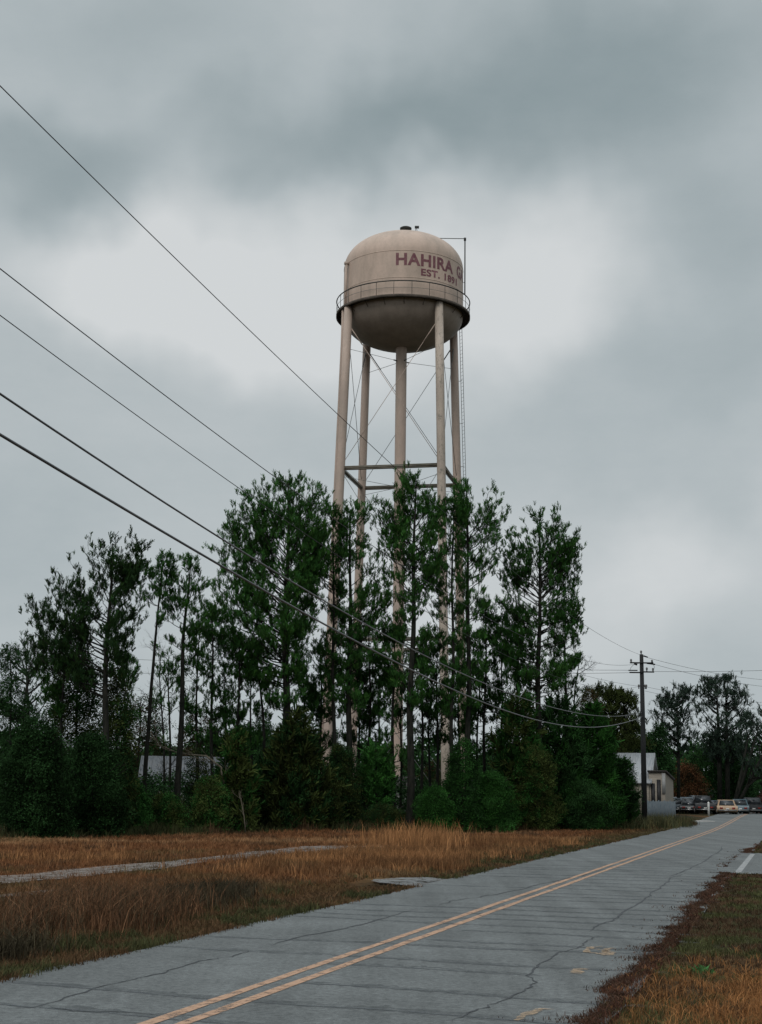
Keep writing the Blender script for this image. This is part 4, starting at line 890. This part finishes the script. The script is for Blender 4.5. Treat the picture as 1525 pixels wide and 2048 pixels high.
# ------------------------------------------------------------------ utility pole and wires
PY = 97.0; pb = at(1290, 1640, PY); ptop = at(1288.5, 1309, PY); PX = pb[0]; pz0 = gzf(PX, PY)
pole = empty('utility_pole', (PX, PY, pz0), 0, 'dark wooden utility pole with crossarms beside the road', 'utility pole')
PH = ptop[2]-pz0
q = MB(); q.tube([(0, 0, -.2), (.02, 0, PH*.5), (.02, 0, PH)], [.19, .165, .125], 14); q.build('post', M['pole'], pole, smooth=True)
zc = lambda y: at(1288, y, PY)[2]-pz0
q = MB(); q.box((-.78, -.16, zc(1327.5)), (.78, -.06, zc(1325))); q.tube([(.35, -.1, zc(1327)), (.9, -.1, zc(1329))], .05, 6); q.tube([(-.5, -.1, zc(1328)), (-.3, -.1, zc(1330))], .07, 6); q.build('crossarm', M['pole'], pole)
q = MB(); Mr = np.eye(4); q.box((-.82, -.16, zc(1347)), (.05, -.05, zc(1344.5))); q.box((.05, -.16, zc(1345.5)), (.82, -.05, zc(1343))); q.box((-.85, .06, zc(1342)), (-.25, .14, zc(1340))); q.build('crossarm', M['pole'], pole)
for (dx, dy, y) in ((0, 0, 1306), (.34, -.1, 1340), (-.7, -.1, 1323.5), (.7, -.1, 1324.5), (-.2, 0, 1374), (.22, 0, 1374), (.3, 0, 1374), (.75, -.1, 1341)):
    q = MB(); z = zc(y); q.lathe([(.001, -.14), (.035, -.14), (.035, -.02), (.075, 0), (.05, .05), (.08, .08), (.05, .15), (.001, .17)], (dx, dy, z), 10); q.build('insulator', M['insul'], pole, smooth=True)
q = MB(); q.tube([(.75, -.1, zc(1326)), (.85, -.1, zc(1334)), (.78, -.1, zc(1342))], .012, 4); q.tube([(-.5, -.1, zc(1329)), (-.72, -.1, zc(1336)), (-.78, -.1, zc(1341))], .012, 4); q.tube([(.14, -.1, zc(1312)), (.42, -.1, zc(1315))], .045, 5); q.build('jumper_wire', M['wire'], pole)
def wpt(x, y):
    d = ray(x, y); t = (PX-RD*PY)/(d[0]-RD*d[1]); return d*t+[0, 0, EYE]
def line(name, label, pts, r_, mat, deg=2, Ymin=-6, group='wires strung to the utility pole', end=None):
    P = np.array([wpt(*p) for p in pts])
    if end is not None: P = np.vstack([P, [PX, PY, end+pz0]])
    co = np.polyfit(P[:, 1], P[:, 2], deg, w=np.r_[np.ones(len(P)-1), 3.]); Y = np.linspace(Ymin, PY, 70); Z = np.polyval(co, Y)
    q = MB(); q.tube(np.stack([PX+RD*(Y-PY), Y, Z], -1), r_, 5, False)
    return tag(q.build(name, mat, smooth=True), label, 'wire', group)
line('power_line', 'topmost thin power line running to the pole top', [(0, 176), (555, 705), (775, 925)], .008, M['wire'], end=PH-.05)
line('power_line', 'second power line from the top, crossing the sky at left', [(0, 540), (245, 722), (550, 955)], .008, M['wire'], end=zc(1326))
line('power_line', 'third thin power line, between the second and the thick cables', [(0, 634), (250, 808), (495, 990)], .007, M['wire'], end=zc(1372))
def cable(label, pts, r_):
    P = np.array([wpt(*p) for p in pts]); o_ = np.argsort(P[:, 1]); P = P[o_]; co = np.polyfit(P[:, 1], P[:, 2], 4)
    Y = np.linspace(P[0, 1]-14, PY, 80); Z = np.polyval(co, np.maximum(Y, P[0, 1])); sl_ = np.polyval(np.polyder(co), P[0, 1]); Z = Z+np.where(Y < P[0, 1], (Y-P[0, 1])*sl_, 0)
    q = MB(); q.tube(np.stack([PX+RD*(Y-PY), Y, Z], -1), r_, 6, False); tag(q.build('telephone_cable', M['cable'], smooth=True), label, 'cable', 'wires strung to the utility pole')
cable('thick grey telephone cable, upper one of the sagging pair', [(0, 795), (225, 930), (455, 1083), (640, 1195), (800, 1290), (1000, 1380), (1100, 1412), (1200, 1432), (1240, 1433), (1287, 1424)], .0155)
cable('thickest grey telephone cable, lowest one of all', [(0, 872), (230, 1000), (430, 1128), (600, 1222), (780, 1318), (1010, 1420), (1100, 1447), (1180, 1455), (1240, 1448), (1290, 1432)], .020)
def span(label, A, B_, sag, r_=.011):
    A = np.array(A); B_ = np.array(B_); ts = np.linspace(0, 1, 24); P = A+(B_-A)*ts[:, None]; P[:, 2] -= sag*4*ts*(1-ts)
    q = MB(); q.tube(P, r_, 4, False); tag(q.build('power_line', M['wire'], smooth=True), label, 'wire', 'thin wires crossing beyond the pole')
wpz = lambda y: (PX, PY, at(1288, y, PY)[2])
span('thin wire reaching left from the upper crossarm behind the pines', at(30, 1308, 100), (PX-.7, PY, wpz(1341)[2]), .25)
span('thin wire just below it reaching left behind the pines', at(30, 1342, 100), (PX-.7, PY, wpz(1346)[2]), .2)
span('faint wire reaching left to the insulators below the crossarms', at(1100, 1330, 98), (PX-.2, PY, wpz(1373)[2]), .15, .008)
span('thin wire leading right from the pole top', (PX, PY, wpz(1312)[2]), at(1560, 1362, 125), .3)
span('thin wire leading right from the upper crossarm', (PX+.8, PY, wpz(1328)[2]), at(1560, 1376, 125), .25)
span('thin level wire leading right from the lower crossarm', (PX+.8, PY, wpz(1343)[2]), at(1560, 1340, 100), .05)
span('faint wire leading right from the insulators', (PX+.3, PY, wpz(1374)[2]), at(1560, 1405, 135), .3, .009)
span('faint lower wire leading right past the round pines', (PX+.2, PY, wpz(1382)[2]), at(1560, 1420, 135), .3, .009)

# ------------------------------------------------------------------ buildings
M['metalroof'] = noise_mat('galvanised_roof', (.27, .29, .31), (.40, .41, .42), 1.5, .4, stretch=(6, 1, 1), c3=(.30, .27, .24), s3=1.2, t3=.62, spec=.5)
M['shadedroof'] = noise_mat('tree_shaded_roof', (.08, .09, .10), (.14, .15, .16), 1.5, .6, stretch=(6, 1, 1), c3=(.10, .09, .08), s3=1.5, t3=.55)  # darker copy of the metal roof, tree shade put into its colour
M['siding'] = noise_mat('cream_siding', (.22, .195, .165), (.30, .265, .22), 2, .8, stretch=(1, 1, 9))
M['dirtywall'] = noise_mat('grey_white_wall', (.24, .24, .24), (.33, .33, .32), 2, .9)
M['dark'] = noise_mat('dark_opening', (.012, .013, .015), (.02, .02, .022), 3, .5)
M['glass'] = noise_mat('dark_glass', (.02, .025, .03), (.035, .04, .045), 3, .15, spec=.6)
M['shingle'] = noise_mat('dark_shingles', (.03, .028, .026), (.055, .05, .045), 8, .95)
M['trim'] = noise_mat('white_trim', (.55, .55, .53), (.66, .66, .64), 4, .7)
M['fence'] = noise_mat('bluish_fence', (.085, .11, .13), (.13, .155, .17), 3, .8, stretch=(9, 9, 1))
RA = -math.atan(RD)
def block(px0, px1, Y, yeave, yridge, depth, name, label, roofm, wallm, rz, oh=.25):
    A = at(px0, yeave, Y); B_ = at(px1, yeave, Y); w_ = (B_[0]-A[0])/math.cos(rz); bz = gzf(A[0], Y); eave = (A[2]+B_[2])/2-bz; ridge = at((px0+px1)/2, yridge, Y+depth/2)[2]-bz
    root = empty(name, (A[0], Y, bz), rz, label, 'building')
    q = MB(); q.prism([(0, -.1), (0, eave), (depth/2, ridge-.05), (depth, eave), (depth, -.1)], 'x', 0, w_); q.build('wall', wallm, root)
    sl_ = (ridge-eave)/(depth/2)
    q = MB()
    for (y0, z0, y1, z1) in ((-oh, eave-oh*sl_, depth/2, ridge), (depth+oh, eave-oh*sl_, depth/2, ridge)):
        q.add([(-oh, y0, z0+.02), (w_+oh, y0, z0+.02), (w_+oh, y1, z1+.02), (-oh, y1, z1+.02), (-oh, y0, z0+.10), (w_+oh, y0, z0+.10), (w_+oh, y1, z1+.10), (-oh, y1, z1+.10)],
              Q=[(0,3,2,1),(4,5,6,7),(0,1,5,4),(1,2,6,5),(2,3,7,6),(3,0,4,7)])
        nr = int(w_/.6)
        for i in range(nr+1):
            xx_ = -oh+.05+i*(w_+2*oh-.1)/nr; q.tube([(xx_, y0, z0+.11), (xx_, y1, z1+.11)], .025, 4)
    q.build('roof', roofm, root)
    return root, w_, eave, ridge
hs, hw, he, hr_ = block(1215, 1294, 118, 1564, 1509, 7, 'white_house', 'pale house with a shiny metal roof behind the utility pole', M['metalroof'], M['siding'], RA)
q = MB(); q.box((hw*.86, -.04, .9), (hw*.94, .03, he-.5)); f_ = q.build('door', M['dark'], hs)
q = MB(); q.box((hw*.55, -.05, 1.1), (hw*.68, .03, 2.1)); q.box((hw*.545, -.02, 1.05), (hw*.685, .01, 2.16)); q.build('window', M['glass'], hs)
# lean-to addition running along the road side
ax = hw+.003; q = MB(); q.prism([(.2, -.1), (.2, he+.75), (8.6, he+.25), (8.6, -.1)], 'x', ax, ax+1.25); q.build('side_wing', M['siding'], hs)
q = MB(); q.add([(ax-.1, .0, he+.80), (ax+1.4, .0, he+.80), (ax+1.4, 8.8, he+.28), (ax-.1, 8.8, he+.28), (ax-.1, .0, he+.92), (ax+1.4, .0, he+.92), (ax+1.4, 8.8, he+.40), (ax-.1, 8.8, he+.40)], Q=[(0,3,2,1),(4,5,6,7),(0,1,5,4),(1,2,6,5),(2,3,7,6),(3,0,4,7)]); q.build('wing_roof', M['shingle'], hs)
q = MB(); q.box((ax+.16, .14, .6), (ax+.46, .24, he-.1)); q.build('door', M['dark'], hs)
q = MB(); q.box((ax+.62, .14, .4), (ax+.92, .24, he+.2)); q.build('door', M['dark'], hs)
q = MB(); q.box((ax+1.02, .10, he-.9), (ax+1.3, .18, he+.7)); q.build('gutter_board', M['dirtywall'], hs)
p0 = at(1296, 1620, 112); fz = gzf(p0[0], 112); fn = empty('privacy_fence', (p0[0], 112, fz), RA, 'bluish grey board fence in front of the pale house', 'fence')
for i in range(5):
    q = MB()
    for k in range(8): x0_ = i*.42+k*.052; q.box((x0_, 0, -.05), (x0_+.046, .03+.01*(k % 2), 1.5+.02*((k*7+i) % 3)))
    q.build('panel', M['fence'], fn)
    q = MB(); q.box((i*.42-.04, .04, -.1), (i*.42+.04, .12, 1.6)); q.build('fence_post', M['fence'], fn)
sh, sw, se, sr = block(282, 446, 92, 1572, 1516, 7, 'metal_roofed_shed', 'low shed with a grey metal roof seen between the left pine trunks', M['shadedroof'], M['dirtywall'], R(6))
q = MB(); q.box((sw*.3, -.04, .2), (sw*.42, .03, se-.4)); q.build('door', M['dark'], sh)
q = MB(); q.box((sw*.6, -.04, 1.1), (sw*.78, .03, 2.0)); q.build('window', M['glass'], sh)
ph, pw, pe, pr_ = block(738, 824, 99, 1578, 1556, 4, 'pump_house', 'small pale pump house at the foot of the tower riser', M['shingle'], M['dirtywall'], R(-3))
q = MB(); q.box((pw*.25, -.04, .1), (pw*.45, .03, pe-.3)); q.build('door', M['dark'], ph)
dk, dw, de, d2 = block(1396, 1432, 172, 1588, 1578, 5, 'dark_shed', 'dark shed behind the parked cars', M['shingle'], M['dark'], 0)  # near-black walls under dark shingles
q = MB(); q.box((dw*.2, -.03, .3), (dw*.6, .02, de-.3)); q.build('door', M['shingle'], dk)

# ------------------------------------------------------------------ signs and posts by the road end
def P_at(px, py, Y_): p = at(px, py, Y_); return p
p = at(1428, 1593, 168); bz = gzf(p[0], 168); sg = empty('notice_board', (p[0], 168, bz), 0, 'white two panel notice board before the dark shed', 'sign')
hz = p[2]-bz
for dx in (-.42, .04): q = MB(); q.box((dx, -.03, hz-.38), (dx+.38, 0, hz+.38)); q.build('panel', M['trim'], sg)
q = MB(); q.box((-.5, .02, -.1), (-.42, .08, hz+.4)); q.box((.42, .02, -.1), (.5, .08, hz+.4)); q.build('frame', M['pole'], sg)
p = at(1500, 1609, 160); bz = gzf(p[0], 160); ss = empty('road_sign', (p[0], 160, bz), .2, 'grey back of a round looking road sign at the road end', 'sign'); hz = p[2]-bz
q = MB(); q.prism([(.29*math.cos(R(22.5+45*k)), hz+.29*math.sin(R(22.5+45*k))) for k in range(8)], 'y', 0, .01); q.build('sign_plate', M['insul'], ss)
M['signgrey'] = noise_mat('aluminium_sign_back', (.30, .30, .30), (.38, .38, .38), 3, .5); ss.children[0].data.materials[0] = M['signgrey']
q = MB(); q.box((-.035, -.05, -.1), (.035, -.003, hz+.3)); q.build('sign_post', M['pole'], ss)
q = MB(); q.box((-.14, 0, hz-.72), (.14, .01, hz-.5)); q.build('sign_plate', M['signgrey'], ss)
p = at(1418.5, 1630, 138); bz = gzf(p[0], 138); q = MB(); hz = at(1418.5, 1604, 138)[2]-bz
q.tube([(0, 0, -.1), (0, 0, hz-.08), (0, 0, hz)], [.10, .10, .05], 8); o = q.build('marker_post', M['trim'], smooth=True); o.location = (p[0], 138, bz); tag(o, 'white marker post at the left roadside before the parked cars', 'post')
p = at(1358, 1600, 163); p2 = at(1405, 1601, 163); bz = gzf(p[0], 163)
M['red'] = noise_mat('faded_red_cloth', (.30, .05, .03), (.40, .08, .05), 3, .8); M['yel'] = noise_mat('yellow_cloth', (.40, .33, .04), (.5, .42, .07), 3, .8)
bn = empty('banner_strip', (p[0], 163, bz), 0, 'red and yellow banner strip stretched above the parked cars', 'banner'); L_ = p2[0]-p[0]; hz = p[2]-bz
q = MB(); q.box((0, 0, hz-.12), (L_*.66, .02, hz+.12)); q.build('red_cloth', M['red'], bn)
q = MB(); q.box((L_*.663, 0, hz-.10), (L_, .02, hz+.14)); q.build('yellow_cloth', M['yel'], bn)
for f_ in (.14, .62): q = MB(); q.tube([(L_*f_, -.05, -.1), (L_*f_, -.05, hz+.3)], .06, 6); q.build('banner_pole', M['trim'], bn)

# ------------------------------------------------------------------ parked cars
def paint(name, c): return noise_mat(name, tuple(x*.9 for x in c), tuple(min(1, x*1.1) for x in c), 2, .3, spec=.5)
M['tyre'] = noise_mat('tyre_rubber', (.012, .012, .012), (.02, .02, .02), 9, .9); M['hub'] = noise_mat('wheel_hub', (.2, .2, .2), (.3, .3, .3), 9, .4)
M['lampred'] = noise_mat('red_lens', (.2, .02, .015), (.28, .03, .02), 5, .3); M['lampclear'] = noise_mat('clear_lens', (.5, .5, .48), (.6, .6, .58), 5, .2); M['chrome'] = noise_mat('dull_chrome', (.2, .2, .2), (.28, .28, .28), 5, .25, metal=.7)
def car(label, px, Y_, rz, col, style='sedan', w_=1.78, L_=4.5, H=1.42):
    p = at(px, 1625, Y_); bz = gzf(p[0], Y_); root = empty('parked_car' if style != 'pickup' else 'parked_pickup', (p[0], Y_, bz), rz, label, 'car' if style != 'pickup' else 'pickup truck', 'vehicles parked at the road end')
    pm_ = paint('car_paint', col); hb = H*.58; a = L_/2
    # +y is the nose; the tail faces the camera
    low = [(-a, .35), (-a-.02, .62), (-a+.05, hb), (-a+.9, hb+.04), (a-1.2, hb+.02), (a-.12, hb-.14), (a, .55), (a-.05, .3), (a-.5, .24), (-a+.4, .24)]
    q = MB(); q.prism(low, 'x', -w_/2, w_/2); body = q.build('body', pm_, root)
    bv = body.modifiers.new('b', 'BEVEL'); bv.width = .07; bv.segments = 2; bv.limit_method = 'ANGLE'; bv.angle_limit = R(50)
    if style == 'sedan': cabp = [(-a+.75, hb), (-a+1.25, H), (a-1.9, H), (a-1.15, hb)]
    elif style == 'suv': cabp = [(-a+.08, hb), (-a+.30, H), (a-1.7, H), (a-1.05, hb)]
    else: cabp = [(-a+2.0, hb), (-a+2.15, H), (a-1.9, H), (a-1.25, hb)]
    def cab(k, zt, zb, wt, wb):   # tapered greenhouse
        V = []
        for s in (-1, 1):
            for (y, z) in cabp: V.append((s*(wt if z > hb+.01 else wb), y, z))
        return V
    V = cab(0, 0, 0, w_*.37, w_*.455); q = MB(); q.add(V, Q=[(0,1,2,3),(7,6,5,4),(0,4,5,1),(1,5,6,2),(2,6,7,3)]); q.build('cabin', pm_, root)
    def lerp(A, B_, t): return np.array(A)+(np.array(B_)-np.array(A))*t
    V = np.array(V, float); Gs = [('rear_window', (0, 4, 5, 1)), ('windscreen', (2, 6, 7, 3)), ('side_window', (0, 1, 2, 3)), ('side_window', (7, 6, 5, 4))]
    for nm, f in Gs:
        c = V[list(f)]; m_ = c.mean(0); nrm = np.cross(c[1]-c[0], c[2]-c[1]); nrm /= np.linalg.norm(nrm)
        if np.dot(nrm, m_-np.array([0, (cabp[0][0]+cabp[3][0])/2, H*.75])) < 0: nrm = -nrm
        g_ = m_+(c-m_)*np.array([.84, .84, .80])+nrm*.012; q = MB(); q.add(np.vstack([g_, g_-nrm*.01]), Q=[(0, 1, 2, 3), (7, 6, 5, 4), (0, 1, 5, 4), (1, 2, 6, 5), (2, 3, 7, 6), (3, 0, 4, 7)]); q.build(nm, M['glass'], root)
    for s in (-1, 1):
        for y in (-a+.85, a-.85):
            q = MB(); q.tube([(s*(w_/2-.20), y, .33), (s*(w_/2+.012), y, .33)], .33, 18); wh = q.build('wheel', M['tyre'], root, smooth=False)
            q = MB(); q.tube([(s*(w_/2-.02), y, .33), (s*(w_/2+.03), y, .33)], .19, 12); q.build('hub_cap', M['hub'], wh)
        q = MB(); q.box((s*w_*.30-.14*1, -a-.045, .55), (s*w_*.30+.14, -a+.02, .70)); q.build('tail_light', M['lampred'], root)
        q = MB(); q.box((s*w_*.34-.14, a-.06, .52), (s*w_*.34+.14, a+.02, .66)); q.build('headlight', M['lampclear'], root)
        q = MB(); q.box((s*(w_/2+.08)-.09, a-1.5, hb), (s*(w_/2+.08)+.09, a-1.38, hb+.14)); q.build('mirror', pm_, root)
    q = MB(); q.box((-w_*.46, -a-.10, .36), (w_*.46, -a-.03, .47)); q.build('bumper', M['chrome'], root)
    q = MB(); q.box((-.16, -a-.035, .50), (.16, -a-.015, .62)); q.build('number_plate', M['trim'], root)
    return root
car('tan old sedan seen from behind at the road end', 1452, 146, -.15, (.40, .28, .18), 'sedan', 1.95, 4.9, 1.42)
car('pale blue grey car just right of the tan sedan', 1480, 151, -.2, (.09, .14, .165), 'suv', 1.75, 4.5, 1.5)
car('black car under the road sign, rightmost of the parked ones', 1502, 154, -.1, (.012, .014, .016), 'suv', 1.9, 4.6, 1.7)
car('low pale blue car half hidden left of the tan sedan', 1432, 153, -.3, (.12, .16, .20), 'sedan', 1.75, 4.4, 1.3)
car('black pickup left of the white marker post', 1406, 148, -.1, (.014, .015, .017), 'pickup', 1.95, 5.2, 1.75)
car('white car with a blue grey tail behind the black vehicles', 1389, 157, .2, (.34, .37, .40), 'suv', 1.8, 4.6, 1.8)
car('dark green black car second from the left', 1379, 149, -.2, (.016, .02, .02), 'sedan', 1.8, 4.5, 1.38)
car('silver blue hatchback among the left parked cars', 1363, 154, .15, (.14, .18, .21), 'suv', 1.8, 4.4, 1.65)
car('slate grey car, leftmost beside the board fence', 1345, 150, .1, (.07, .09, .105), 'sedan', 1.8, 4.5, 1.55)
